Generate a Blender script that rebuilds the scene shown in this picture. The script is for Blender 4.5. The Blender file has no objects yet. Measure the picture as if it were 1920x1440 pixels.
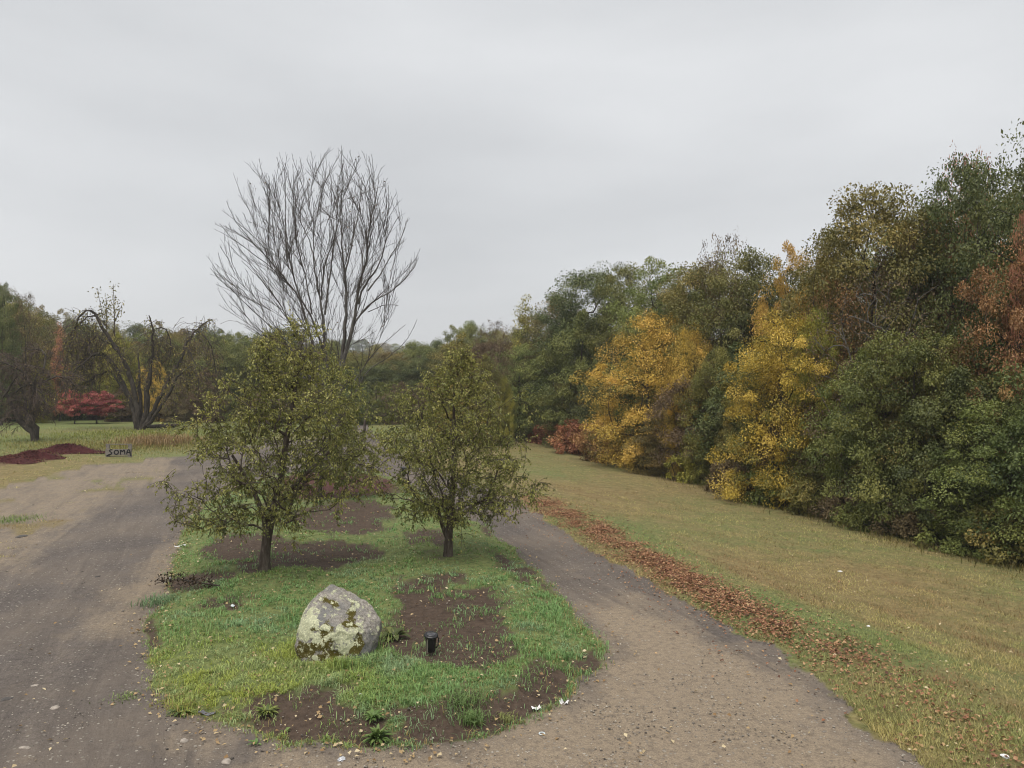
import bpy, bmesh, math, random
import numpy as np
from mathutils import Vector, Matrix

# ------------------------------------------------------------------ camera, sky, sun, exposure
sc = bpy.context.scene
C = sc.collection
F = 1450.0            # focal length in photo pixels (1920 wide)
CAMH = 4.5
cam_d = bpy.data.cameras.new('camera'); cam = bpy.data.objects.new('camera', cam_d); C.objects.link(cam)
cam_d.sensor_width = 36.0; cam_d.lens = F / 1920 * 36.0
cam_d.clip_start = 0.1; cam_d.clip_end = 5000
cam.location = (0, 0, CAMH); cam.rotation_euler = (math.radians(90), 0, 0)
sc.camera = cam

world = bpy.data.worlds.new('World'); sc.world = world; world.use_nodes = True
wn = world.node_tree.nodes; wl = world.node_tree.links
SUN_EL, SUN_AZ = 68.0, 200.0       # degrees; azimuth clockwise from +Y
sky = wn.new('ShaderNodeTexSky'); sky.sky_type = 'NISHITA'; sky.sun_disc = False
sky.sun_elevation = math.radians(SUN_EL); sky.sun_rotation = math.radians(SUN_AZ)
sky.air_density = 1.0; sky.dust_density = 4.0
tcw = wn.new('ShaderNodeTexCoord')
mpw = wn.new('ShaderNodeMapping'); mpw.inputs['Scale'].default_value = (1.1, 1.1, 3.6); mpw.inputs['Location'].default_value = (3.1, 0.4, 1.7)
nzw = wn.new('ShaderNodeTexNoise'); nzw.inputs['Scale'].default_value = 1.5; nzw.inputs['Detail'].default_value = 5; nzw.inputs['Roughness'].default_value = 0.48
rw = wn.new('ShaderNodeValToRGB')
rw.color_ramp.elements[0].position = 0.3; rw.color_ramp.elements[0].color = (3.05, 3.11, 3.19, 1)
rw.color_ramp.elements[1].position = 0.7; rw.color_ramp.elements[1].color = (3.92, 3.98, 4.05, 1)
mxw = wn.new('ShaderNodeMixRGB'); mxw.inputs[0].default_value = 0.96
bgw = wn['Background']; bgw.inputs['Strength'].default_value = 0.1
wl.new(tcw.outputs['Generated'], mpw.inputs['Vector']); wl.new(mpw.outputs[0], nzw.inputs['Vector'])
wl.new(nzw.outputs[0], rw.inputs[0]); wl.new(sky.outputs[0], mxw.inputs[1]); wl.new(rw.outputs[0], mxw.inputs[2])
wl.new(mxw.outputs[0], bgw.inputs['Color'])

sun_d = bpy.data.lights.new('sun', 'SUN'); sun = bpy.data.objects.new('sun', sun_d); C.objects.link(sun)
sun_d.energy = 1.5; sun_d.angle = math.radians(45); sun_d.color = (1.0, 0.95, 0.87)
_e, _a = math.radians(SUN_EL), math.radians(SUN_AZ)
_dir = Vector((math.sin(_a) * math.cos(_e), math.cos(_a) * math.cos(_e), math.sin(_e)))
sun.rotation_euler = _dir.to_track_quat('Z', 'Y').to_euler()

sc.view_settings.view_transform = 'Standard'; sc.view_settings.look = 'None'
sc.view_settings.gamma = 1.0; sc.view_settings.exposure = 1.02
sc.render.engine = 'CYCLES'
sc.cycles.use_denoising = True; sc.cycles.use_light_tree = False; sc.cycles.pixel_filter_type = 'BLACKMAN_HARRIS'; sc.cycles.filter_width = 1.05
sc.cycles.max_bounces = 4; sc.cycles.diffuse_bounces = 2; sc.cycles.glossy_bounces = 2
sc.cycles.transmission_bounces = 4; sc.cycles.transparent_max_bounces = 4; sc.cycles.volume_bounces = 0
sc.cycles.use_adaptive_sampling = True; sc.cycles.adaptive_threshold = 0.015

# ------------------------------------------------------------------ helpers
rng = np.random.default_rng(7)

def hash3(ix, iy, iz):
    h = (ix * 374761393 + iy * 668265263 + iz * 2147483647 * 0 + iz * 1274126177) & 0xffffffff
    h = ((h ^ (h >> 13)) * 1274126177) & 0xffffffff
    h = h ^ (h >> 16)
    return (h & 0xffffff) / float(0xffffff)

def vnoise(P):
    P = np.asarray(P, float)
    if P.shape[1] == 2: P = np.column_stack([P, np.zeros(len(P))])
    i = np.floor(P).astype(np.int64); f = P - i; u = f * f * (3 - 2 * f)
    r = 0
    for dx in (0, 1):
        for dy in (0, 1):
            for dz in (0, 1):
                w = (u[:, 0] if dx else 1 - u[:, 0]) * (u[:, 1] if dy else 1 - u[:, 1]) * (u[:, 2] if dz else 1 - u[:, 2])
                r = r + w * hash3(i[:, 0] + dx, i[:, 1] + dy, i[:, 2] + dz)
    return r          # 0..1

def fbm(P, octv=4, s=1.0):
    P = np.asarray(P, float) * s; a, t, r = 1.0, 0.0, 0
    for k in range(octv):
        r = r + a * vnoise(P + 17.3 * k); t += a; a *= 0.5; P = P * 2.03
    return r / t

def sstep(a, b, x):
    t = np.clip((x - a) / (b - a), 0, 1); return t * t * (3 - 2 * t)

def flat(px, py):                       # a photo pixel on the level ground
    d = F * CAMH / (py - 720.0)
    return ((px - 960.0) / F * d, d)

def seg_d2(x, y, A, B):
    dx, dy = B[0] - A[0], B[1] - A[1]; ux = x - A[0]; uy = y - A[1]
    t = np.clip((ux * dx + uy * dy) / max(dx * dx + dy * dy, 1e-9), 0, 1)
    ux -= t * dx; uy -= t * dy
    return ux * ux + uy * uy

def pdist(P, line):
    x, y = np.ascontiguousarray(P[:, 0], np.float32), np.ascontiguousarray(P[:, 1], np.float32)
    d = np.full(len(x), 1e12, np.float32)
    for i in range(len(line) - 1): np.minimum(d, seg_d2(x, y, line[i], line[i + 1]), out=d)
    return np.sqrt(d).astype(float)

def sdist(P, poly):                     # signed distance, negative inside
    P = np.asarray(P); x, y = np.ascontiguousarray(P[:, 0], np.float32), np.ascontiguousarray(P[:, 1], np.float32)
    n = len(poly); inside = np.zeros(len(x), bool); d = np.full(len(x), 1e12, np.float32)
    for i in range(n):
        a = poly[i]; b = poly[(i + 1) % n]
        np.minimum(d, seg_d2(x, y, a, b), out=d)
        if a[1] == b[1]: continue
        c = (a[1] > y) != (b[1] > y)
        inside ^= c & (x < (b[0] - a[0]) / (b[1] - a[1]) * (y - a[1]) + a[0])
    d = np.sqrt(d).astype(float)
    return np.where(inside, -d, d)

def polypx(pts): return [flat(*p) for p in pts]

# ------------------------------------------------------------------ plan of the place (metres, from the level ground)
ISLAND = polypx([(455,1378),(395,1352),(345,1325),(308,1285),(285,1240),(276,1200),(288,1150),(318,1110),(328,1060),(338,1020),
                 (345,985),(375,950),(440,915),(520,892),(600,880),(670,880),(725,893),(770,910),(830,945),(905,985),(990,1060),(1060,1130),(1112,1190),
                 (1136,1220),(1112,1255),(1080,1288),(1040,1318),(980,1350),(880,1386),(760,1402),(640,1404),(540,1396)])
RIGHT_EDGE = polypx([(2400,1900),(1900,1580),(1722,1440),(1640,1368),(1565,1295),(1480,1216),(1400,1190),(1300,1136),(1200,1078),(1100,1030),(1040,985),
                     (985,950),(900,915),(820,880),(760,858),(725,838),(705,815),(690,795)])
DRIVE = RIGHT_EDGE + polypx([(668,795),(655,812),(600,820),(520,828),(420,840),(330,854),(250,866),(165,874),(90,892),(0,915),(-500,985),(-1500,1150)]) + [(-30, 4), (-30, -12), (20, -12)]
LEAFLINE = polypx([(990,935),(1060,968),(1140,1008),(1230,1060),(1310,1104),(1400,1152),(1490,1192),(1590,1232)])
DEADLINE = polypx([(1560,1215),(1650,1275),(1760,1345),(1900,1425),(2050,1520)])
GREENLINE = polypx([(1130,985),(1200,1015),(1300,1062),(1400,1112),(1500,1160),(1640,1215)])
SOILS = [polypx(p) for p in (
    [(735,1200),(745,1120),(762,1100),(840,1095),(818,1125),(900,1122),(935,1142),(945,1180),(952,1240),(900,1275),(840,1262),(790,1245),(740,1222)],
    [(455,1378),(485,1350),(560,1345),(600,1337),(640,1358),(690,1378),(760,1378),(820,1350),(880,1330),(960,1328),(1010,1292),(1080,1265),(1125,1240),(1112,1255),(1040,1318),(980,1350),(880,1386),(760,1402),(640,1404),(540,1396)],
    [(390,1032),(440,1010),(500,1014),(560,1030),(620,1020),(700,1035),(705,1060),(620,1082),(520,1076),(470,1087),(430,1075),(400,1056)],
    [(560,962),(680,948),(725,960),(740,990),(690,1012),(600,1012),(556,988)],
    [(760,1008),(832,1000),(828,1030),(770,1030)],
    [(915,1040),(960,1058),(1008,1090),(982,1097),(940,1078)],
    [(330,1090),(420,1084),(430,1098),(350,1115),(325,1110)],
    [(370,1140),(420,1135),(425,1152),(380,1155)])]
FARSOIL = polypx([(500,905),(560,888),(640,884),(720,895),(760,915),(740,935),(650,942),(560,945),(500,940)])
SANDS = [polypx(p) for p in (
    [(-600,900),(0,880),(165,868),(330,858),(330,890),(200,935),(130,985),(40,1060),(-400,1120)],
    [(200,1110),(260,1090),(310,1030),(335,1010),(320,1075),(290,1140),(240,1200),(200,1180)],
    [(470,1440),(520,1400),(760,1404),(900,1386),(1090,1290),(1140,1215),(1080,1140),(1180,1120),(1320,1190),(1480,1260),(1640,1420),(1720,1600),(420,1600)],
    [(390,1362),(450,1375),(470,1400),(400,1400)])]
MULCHES = [(polypx([(122,853)])[0], 1.7, 0.50, 1.0), (polypx([(66,862)])[0], 1.25, 0.42, 0.8), (polypx([(20,868)])[0], 1.5, 0.26, 0.9)]

def terrain(P):
    P = np.atleast_2d(np.asarray(P, float)); x, y = P[:, 0], P[:, 1]
    z = np.zeros(len(P))
    sd = sdist(P, ISLAND)
    z += 0.16 * sstep(0.1, -0.9, sd) * (0.7 + 0.6 * fbm(P, 3, 0.5)) + 0.05 * sstep(0.1, -0.6, sd) * (fbm(P, 3, 1.6) - 0.5)
    # bank that falls away on the right of the drive
    near = [p for p in RIGHT_EDGE]
    rs = sdist(P, near + [(-60, 70), (-60, -20), (12, -20)])
    right = (x > np.interp(y, [-20, 9, 20, 45, 90], [8, 5, 2, -4, -10])) & (rs > 0)
    dd = np.where(right, rs, 0)
    z += -0.075 * sstep(0, 5, dd) * np.minimum(dd, 16)
    z += 0.09 * sstep(0.1, 1.0, dd) * sstep(3.2, 1.2, dd)
    # sign bank on the left, a gentle swell
    L = sdist(P, DRIVE)
    left = (x < -3) & (L > 0)
    z += np.where(left, 0.35 * sstep(0, 14, L), 0)
    z += 0.10 * (fbm(P, 3, 0.12) - 0.5) * sstep(0, 2, L) * 2
    # ground rising to the hills
    d = np.hypot(x, y)
    far = np.maximum(d - 150, 0)
    z += 0.046 * far * (0.55 + 0.9 * fbm(P, 3, 0.006)) * sstep(0, 120, far)
    return z

def tz(x, y): return float(terrain([(x, y)])[0])

def at(px, py):                        # a photo pixel on the real ground
    h = 0.0; p = flat(px, py)
    for _ in range(4):
        d = F * (CAMH - h) / (py - 720.0); p = ((px - 960.0) / F * d, d); h = tz(*p)
    return Vector((p[0], p[1], h))

def ray(px, py, d): return Vector(((px - 960.0) / F * d, d, CAMH + (720.0 - py) / F * d))

# ------------------------------------------------------------------ mesh helpers
def fast_mesh(name, V, T, attrs=None, smooth=False):
    me = bpy.data.meshes.new(name); V = np.ascontiguousarray(V, np.float32); T = np.ascontiguousarray(T, np.int32)
    k = T.shape[1]
    me.vertices.add(len(V)); me.vertices.foreach_set('co', V.ravel())
    me.loops.add(T.size); me.loops.foreach_set('vertex_index', T.ravel())
    me.polygons.add(len(T)); me.polygons.foreach_set('loop_start', np.arange(len(T), dtype=np.int32) * k)
    me.update(calc_edges=True)
    if smooth: me.polygons.foreach_set('use_smooth', np.ones(len(T), bool))
    for an, av in (attrs or {}).items():
        av = np.asarray(av, np.float32)
        if av.ndim == 1:
            me.attributes.new(an, 'FLOAT', 'POINT').data.foreach_set('value', av)
        else:
            if av.shape[1] == 3: av = np.column_stack([av, np.ones(len(av), np.float32)])
            me.attributes.new(an, 'FLOAT_COLOR', 'POINT').data.foreach_set('color', np.ascontiguousarray(av, np.float32).ravel())
    return me

def link(name, me, mat=None, parent=None, loc=None):
    o = bpy.data.objects.new(name, me); C.objects.link(o)
    if mat is not None: me.materials.append(mat) if not me.materials else None
    if parent is not None: o.parent = parent
    if loc is not None: o.location = loc
    return o

def tag(o, label=None, cat=None, group=None, kind=None):
    if label: o['label'] = label
    if cat: o['category'] = cat
    if group: o['group'] = group
    if kind: o['kind'] = kind
    return o

def empty(name, loc, rz=0.0):
    o = bpy.data.objects.new(name, None); C.objects.link(o); o.location = loc; o.rotation_euler = (0, 0, rz); o.empty_display_size = 0.2
    return o

class MB:
    def __init__(s): s.v = []; s.f = []
    def add(s, V, Fc):
        b = len(s.v); s.v += [tuple(p) for p in V]; s.f += [tuple(i + b for i in q) for q in Fc]
    def box(s, c, size, rot=None, jit=0.0):
        V = []
        for dx, dy, dz in ((-1,-1,-1),(1,-1,-1),(1,1,-1),(-1,1,-1),(-1,-1,1),(1,-1,1),(1,1,1),(-1,1,1)):
            p = Vector((dx*size[0]/2, dy*size[1]/2, dz*size[2]/2)) + Vector([random.uniform(-jit, jit) for _ in range(3)])
            if rot is not None: p = rot @ p
            V.append(p + Vector(c))
        s.add(V, [(0,3,2,1),(4,5,6,7),(0,1,5,4),(1,2,6,5),(2,3,7,6),(3,0,4,7)])
    def tube(s, pts, rad, n=8, cap=True):
        pts = [Vector(p) for p in pts]; rings = []
        for i, p in enumerate(pts):
            t = (pts[min(i+1, len(pts)-1)] - pts[max(i-1, 0)]).normalized()
            a = t.orthogonal().normalized() if i == 0 else (a - t * a.dot(t)).normalized()
            b = t.cross(a); r = rad[i] if hasattr(rad, '__len__') else rad
            rings.append([p + (a * math.cos(2*math.pi*k/n) + b * math.sin(2*math.pi*k/n)) * r for k in range(n)])
        V = [q for R in rings for q in R]
        Fc = [(i*n+k, i*n+(k+1) % n, (i+1)*n+(k+1) % n, (i+1)*n+k) for i in range(len(pts)-1) for k in range(n)]
        if cap: Fc += [tuple(range(n-1, -1, -1)), tuple((len(pts)-1)*n+k for k in range(n))]
        s.add(V, Fc)
    def build(s, name, mat, parent=None, smooth=False, bevel=0.0):
        me = bpy.data.meshes.new(name); me.from_pydata(s.v, [], s.f); me.update()
        if smooth: me.polygons.foreach_set('use_smooth', [True]*len(me.polygons))
        o = link(name, me, mat, parent)
        if bevel:
            m = o.modifiers.new('bevel', 'BEVEL'); m.width = bevel; m.segments = 2; m.limit_method = 'ANGLE'
        return o

def tubes_np(chains, nside=5):
    """chains: list of (pts Nx3, radii N, sides); one mesh array"""
    VV, TT, b = [], [], 0
    for pts, rad, n in chains:
        m = len(pts)
        t = np.gradient(pts, axis=0); t /= np.linalg.norm(t, axis=1)[:, None] + 1e-9
        ref = np.where(np.abs(t[:, 2:3]) > 0.9, np.array([[1.0, 0, 0]]), np.array([[0, 0, 1.0]]))
        if np.abs(t[0, 2]) > 0.7: ref = np.tile(np.array([[1.0, 0.2, 0]]), (m, 1))
        else: ref = np.tile(np.array([[0.0, 0.1, 1.0]]), (m, 1))
        a = np.cross(t, ref); a /= np.linalg.norm(a, axis=1)[:, None] + 1e-9
        bb = np.cross(t, a)
        ang = 2 * np.pi * np.arange(n) / n
        V = pts[:, None, :] + rad[:, None, None] * (a[:, None, :] * np.cos(ang)[None, :, None] + bb[:, None, :] * np.sin(ang)[None, :, None])
        VV.append(V.reshape(-1, 3))
        i = np.arange(m - 1)[:, None] * n; k = np.arange(n)[None, :]; k2 = (k + 1) % n
        q = np.stack([i + k, i + k2, i + n + k2, i + n + k], -1).reshape(-1, 4) + b
        TT.append(q); b += m * n
    return np.concatenate(VV), np.concatenate(TT)

def leaf_arrays(P, D, N, L, W, curl=0.15):
    """diamond leaves: P base points, D axis, N normal, L length, W width"""
    D = D / (np.linalg.norm(D, axis=1)[:, None] + 1e-9)
    S = np.cross(D, N); S /= np.linalg.norm(S, axis=1)[:, None] + 1e-9
    U = np.cross(S, D); n = len(P); L = L[:, None]; W = W[:, None]
    mid = P + D * L * 0.45
    V = np.stack([P, mid + S * W * 0.5 + U * L * curl, P + D * L - U * L * curl * 0.6, mid - S * W * 0.5 + U * L * curl], 1).reshape(-1, 3)
    k = np.arange(n)[:, None] * 4
    T = np.stack([k + [0, 1, 2], k + [0, 2, 3]], 1).reshape(-1, 3)
    return V, T

def runit(n, up=0.0):
    v = rng.normal(size=(n, 3)); v /= np.linalg.norm(v, axis=1)[:, None] + 1e-9
    v[:, 2] += up; return v / (np.linalg.norm(v, axis=1)[:, None] + 1e-9)

# ------------------------------------------------------------------ materials
def mat_base(name):
    m = bpy.data.materials.new(name); m.use_nodes = True; nt = m.node_tree
    b = nt.nodes['Principled BSDF']
    return m, nt, b

def node(nt, t, **kw):
    n = nt.nodes.new(t)
    for k, v in kw.items(): setattr(n, k, v)
    return n

def inp(nt, n, sock, v):
    if hasattr(v, 'is_output') or hasattr(v, 'links'): nt.links.new(v, n.inputs[sock])
    else: n.inputs[sock].default_value = v

def noise(nt, scale, detail=4, rough=0.55, vec=None, dist=0.0):
    n = node(nt, 'ShaderNodeTexNoise'); n.inputs['Scale'].default_value = scale; n.inputs['Detail'].default_value = detail
    n.inputs['Roughness'].default_value = rough; n.inputs['Distortion'].default_value = dist
    if vec is not None: nt.links.new(vec, n.inputs['Vector'])
    return n.outputs[0]

def mix(nt, fac, a, b, bt='MIX'):
    n = node(nt, 'ShaderNodeMixRGB', blend_type=bt)
    for i, v in ((0, fac), (1, a), (2, b)):
        if isinstance(v, (int, float)): n.inputs[i].default_value = v
        elif isinstance(v, tuple): n.inputs[i].default_value = (*v[:3], 1)
        else: nt.links.new(v, n.inputs[i])
    return n.outputs[0]

def mth(nt, op, a, b=0.0, clamp=False):
    n = node(nt, 'ShaderNodeMath', operation=op); n.use_clamp = clamp
    for i, v in ((0, a), (1, b)):
        if isinstance(v, (int, float)): n.inputs[i].default_value = v
        else: nt.links.new(v, n.inputs[i])
    return n.outputs[0]

def ramp(nt, fac, stops):
    n = node(nt, 'ShaderNodeValToRGB'); cr = n.color_ramp
    while len(cr.elements) < len(stops): cr.elements.new(0.5)
    for e, (p, c) in zip(cr.elements, stops):
        e.position = p; e.color = (*c, 1) if isinstance(c, tuple) else (c, c, c, 1)
    nt.links.new(fac, n.inputs[0]); return n.outputs[0]

def attr(nt, name, out='Fac'):
    n = node(nt, 'ShaderNodeAttribute'); n.attribute_name = name; return n.outputs[out]

def bump(nt, b, h, strength=0.5, dist=0.02):
    n = node(nt, 'ShaderNodeBump'); n.inputs['Strength'].default_value = strength; n.inputs['Distance'].default_value = dist
    nt.links.new(h, n.inputs['Height']); nt.links.new(n.outputs[0], b.inputs['Normal'])

def leaf_mat(name, c0, c1, c2, trans=0.2, rough=0.5, spec=0.3, hue=0.04):
    m, nt, b = mat_base(name)
    col = ramp(nt, attr(nt, 'var'), [(0.0, c0), (0.5, c1), (1.0, c2)])
    oi = node(nt, 'ShaderNodeObjectInfo')
    hs = node(nt, 'ShaderNodeHueSaturation')
    nt.links.new(mth(nt, 'ADD', mth(nt, 'MULTIPLY', oi.outputs['Random'], hue), 0.5 - hue * 0.58), hs.inputs['Hue'])
    nt.links.new(mth(nt, 'ADD', mth(nt, 'MULTIPLY', oi.outputs['Random'], 0.36), 0.84), hs.inputs['Value'])
    nt.links.new(col, hs.inputs['Color']); col = hs.outputs[0]
    b.inputs['Roughness'].default_value = rough; b.inputs['Specular IOR Level'].default_value = spec
    nt.links.new(col, b.inputs['Base Color'])
    tr = node(nt, 'ShaderNodeBsdfTranslucent'); nt.links.new(col, tr.inputs['Color'])
    ms = node(nt, 'ShaderNodeMixShader'); ms.inputs[0].default_value = trans
    nt.links.new(b.outputs[0], ms.inputs[1]); nt.links.new(tr.outputs[0], ms.inputs[2])
    nt.links.new(ms.outputs[0], nt.nodes['Material Output'].inputs['Surface'])
    return m

LEAF = {
    'deep':   leaf_mat('leaf_deep_green', (0.050,0.068,0.024), (0.108,0.136,0.042), (0.185,0.205,0.066)),
    'green':  leaf_mat('leaf_green', (0.074,0.092,0.025), (0.162,0.184,0.046), (0.275,0.275,0.078)),
    'olive':  leaf_mat('leaf_olive', (0.095,0.092,0.024), (0.190,0.172,0.046), (0.320,0.250,0.074)),
    'lime':   leaf_mat('leaf_yellow_green', (0.15,0.15,0.032), (0.27,0.245,0.045), (0.42,0.33,0.065)),
    'yellow': leaf_mat('leaf_yellow', (0.16,0.165,0.040), (0.56,0.41,0.055), (0.78,0.58,0.13), hue=0.012),
    'gold':   leaf_mat('leaf_gold', (0.18,0.16,0.042), (0.57,0.38,0.065), (0.76,0.50,0.13), hue=0.012),
    'orange': leaf_mat('leaf_orange', (0.14,0.085,0.032), (0.36,0.20,0.078), (0.54,0.33,0.14), hue=0.012),
    'salmon': leaf_mat('leaf_salmon', (0.26,0.115,0.065), (0.44,0.20,0.115), (0.54,0.29,0.17), hue=0.012),
    'rust':   leaf_mat('leaf_rust', (0.16,0.058,0.030), (0.35,0.145,0.070), (0.46,0.25,0.11), hue=0.012),
    'red':    leaf_mat('leaf_red', (0.20,0.050,0.046), (0.42,0.115,0.098), (0.56,0.20,0.15), hue=0.012),
    'brown':  leaf_mat('leaf_brown', (0.085,0.062,0.032), (0.165,0.122,0.062), (0.26,0.195,0.10)),
    'apple':  leaf_mat('leaf_fruit_tree', (0.088,0.102,0.026), (0.225,0.230,0.055), (0.47,0.43,0.13), trans=0.3, rough=0.4, spec=0.45),
    'weed':   leaf_mat('leaf_weed', (0.075,0.13,0.035), (0.12,0.20,0.05), (0.20,0.27,0.09)),
    'litter': leaf_mat('leaf_litter', (0.10,0.045,0.027), (0.32,0.145,0.075), (0.50,0.33,0.17), trans=0.1, hue=0.0),
    'palelitter': leaf_mat('leaf_pale_litter', (0.20,0.11,0.055), (0.34,0.22,0.12), (0.50,0.40,0.27), trans=0.1),
}

def bark_mat(name, c0, c1, c2, scale=9.0):
    m, nt, b = mat_base(name)
    tc = node(nt, 'ShaderNodeTexCoord'); mp = node(nt, 'ShaderNodeMapping'); mp.inputs['Scale'].default_value = (1, 1, 0.25)
    nt.links.new(tc.outputs['Object'], mp.inputs['Vector'])
    n1 = noise(nt, scale, 6, 0.65, mp.outputs[0], 0.6)
    n2 = noise(nt, 2.2, 3, 0.5, tc.outputs['Object'])
    col = ramp(nt, n1, [(0.3, c0), (0.52, c1), (0.75, c2)])
    col = mix(nt, mth(nt, 'MULTIPLY', ramp(nt, n2, [(0.5, 0.0), (0.7, 1.0)]), 0.35), col, tuple(min(1, x * 1.5) for x in c2))
    nt.links.new(col, b.inputs['Base Color']); b.inputs['Roughness'].default_value = 0.9; b.inputs['Specular IOR Level'].default_value = 0.15
    bump(nt, b, n1, 0.8, 0.03)
    return m
BARK = bark_mat('bark_dark', (0.022,0.018,0.015), (0.055,0.046,0.038), (0.105,0.092,0.078))
BARKG = bark_mat('bark_grey', (0.05,0.046,0.042), (0.105,0.098,0.09), (0.19,0.18,0.165))
TWIGB = bark_mat('bark_brown_twig', (0.05,0.036,0.03), (0.085,0.064,0.054), (0.15,0.12,0.10), 3.0)
TWIG = bark_mat('bark_twig', (0.045,0.037,0.033), (0.075,0.064,0.057), (0.13,0.115,0.105), 3.0)
BARKA = bark_mat('bark_fruit_tree', (0.035,0.027,0.022), (0.085,0.068,0.056), (0.17,0.145,0.12), 14.0)

def plain(name, c, rough=0.6, spec=0.3, var=0.12, scale=8.0, bmp=0.0, metallic=0.0):
    m, nt, b = mat_base(name)
    tc = node(nt, 'ShaderNodeTexCoord'); n1 = noise(nt, scale, 5, 0.6, tc.outputs['Object'])
    col = ramp(nt, n1, [(0.3, tuple(x * (1 - var) for x in c)), (0.7, tuple(min(1, x * (1 + var)) for x in c))])
    nt.links.new(col, b.inputs['Base Color']); b.inputs['Roughness'].default_value = rough
    b.inputs['Specular IOR Level'].default_value = spec; b.inputs['Metallic'].default_value = metallic
    if bmp: bump(nt, b, n1, bmp, 0.01)
    return m

# ground: every zone is a mask carried by the mesh; noise breaks the borders up
def ground_mat():
    m, nt, b = mat_base('ground_surface')
    geo = node(nt, 'ShaderNodeNewGeometry'); P = geo.outputs['Position']
    za = node(nt, 'ShaderNodeAttribute'); za.attribute_name = 'zone_a'
    zb = node(nt, 'ShaderNodeAttribute'); zb.attribute_name = 'zone_b'
    sa = node(nt, 'ShaderNodeSeparateColor'); nt.links.new(za.outputs['Color'], sa.inputs[0])
    sb = node(nt, 'ShaderNodeSeparateColor'); nt.links.new(zb.outputs['Color'], sb.inputs[0])
    drive, soil, sand = sa.outputs[0], sa.outputs[1], sa.outputs[2]
    green, leaf, mulch = sb.outputs[0], sb.outputs[1], sb.outputs[2]
    nbig = noise(nt, 0.35, 5, 0.55, P); nmid = noise(nt, 1.7, 6, 0.6, P); nfine = noise(nt, 9, 6, 0.65, P); ngr = noise(nt, 45, 4, 0.7, P)
    def thr(a, n, amt, lo, hi):
        s = mth(nt, 'ADD', a, mth(nt, 'MULTIPLY', mth(nt, 'SUBTRACT', n, 0.5), amt))
        return ramp(nt, s, [(lo, 0.0), (hi, 1.0)])
    # field turf
    tan = mix(nt, ramp(nt, nfine, [(0.35, 0.0), (0.65, 1.0)]), (0.150,0.115,0.050), (0.285,0.225,0.100))
    tan = mix(nt, ramp(nt, nmid, [(0.45, 0.0), (0.65, 0.7)]), tan, (0.160,0.095,0.048))
    grn = mix(nt, ramp(nt, nfine, [(0.35, 0.0), (0.65, 1.0)]), (0.080,0.112,0.036), (0.200,0.222,0.078))
    field = mix(nt, thr(green, nmid, 1.3, 0.25, 0.8), tan, grn)
    # soil
    soilc = mix(nt, ramp(nt, nfine, [(0.3, 0.0), (0.7, 1.0)]), (0.045,0.030,0.021), (0.105,0.073,0.053))
    soilc = mix(nt, ramp(nt, ngr, [(0.62, 0.0), (0.74, 0.5)]), soilc, (0.17,0.13,0.10))
    mp = node(nt, 'ShaderNodeMapping', vector_type='TEXTURE'); mp.inputs['Rotation'].default_value = (0, 0, 0.36); mp.inputs['Scale'].default_value = (0.42, 3.6, 1)
    nt.links.new(P, mp.inputs['Vector']); nstreak = noise(nt, 0.8, 8, 0.68, mp.outputs[0], 0.9)
    # drive: dark gravel, sand, stones
    grav = mix(nt, ramp(nt, ngr, [(0.3, 0.0), (0.72, 1.0)]), (0.062,0.053,0.048), (0.222,0.190,0.168))
    grav = mix(nt, ramp(nt, nfine, [(0.48, 0.0), (0.66, 0.65)]), grav, (0.062,0.052,0.047))
    grav = mix(nt, ramp(nt, nbig, [(0.40, 0.0), (0.62, 0.6)]), grav, (0.215,0.175,0.138))
    grav = mix(nt, mth(nt, 'MULTIPLY', ramp(nt, nstreak, [(0.40, 1.0), (0.62, 0.0)]), 0.38), grav, (0.070,0.058,0.052))
    sandc = mix(nt, ramp(nt, ngr, [(0.3, 0.0), (0.7, 1.0)]), (0.175,0.136,0.096), (0.375,0.302,0.218))
    sandc = mix(nt, ramp(nt, nfine, [(0.48, 0.0), (0.66, 0.6)]), sandc, (0.135,0.108,0.086))
    sandm = mth(nt, 'ADD', sand, mth(nt, 'MULTIPLY', mth(nt, 'SUBTRACT', nstreak, 0.5), 1.15))
    sandm = mth(nt, 'ADD', sandm, mth(nt, 'MULTIPLY', mth(nt, 'SUBTRACT', nmid, 0.5), 1.0))
    drv = mix(nt, ramp(nt, sandm, [(0.12, 0.0), (0.85, 1.0)]), grav, sandc)
    vor = node(nt, 'ShaderNodeTexVoronoi'); vor.inputs['Scale'].default_value = 17; nt.links.new(P, vor.inputs['Vector'])
    vs = node(nt, 'ShaderNodeSeparateColor'); nt.links.new(vor.outputs['Color'], vs.inputs[0])
    peb = mth(nt, 'MULTIPLY', ramp(nt, vor.outputs['Distance'], [(0.28, 1.0), (0.40, 0.0)]), ramp(nt, vs.outputs[0], [(0.80, 0.0), (0.84, 1.0)]))
    drv = mix(nt, mth(nt, 'MULTIPLY', peb, 0.75), drv, mix(nt, vs.outputs[1], (0.16,0.14,0.12), (0.46,0.42,0.36)))
    col = mix(nt, thr(soil, nfine, 1.3, 0.28, 0.70), field, soilc)
    col = mix(nt, thr(mth(nt, 'MULTIPLY', leaf, 0.62), nfine, 1.8, 0.38, 0.9), col, mix(nt, ngr, (0.10,0.045,0.026), (0.30,0.145,0.075)))
    col = mix(nt, thr(mulch, nfine, 1.0, 0.35, 0.7), col, mix(nt, ngr, (0.035,0.012,0.012), (0.115,0.040,0.036)))
    col = mix(nt, thr(drive, nfine, 1.1, 0.30, 0.70), col, drv)
    nt.links.new(col, b.inputs['Base Color'])
    nt.links.new(ramp(nt, nmid, [(0.3, 0.75), (0.7, 0.95)]), b.inputs['Roughness']); b.inputs['Specular IOR Level'].default_value = 0.25
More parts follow.
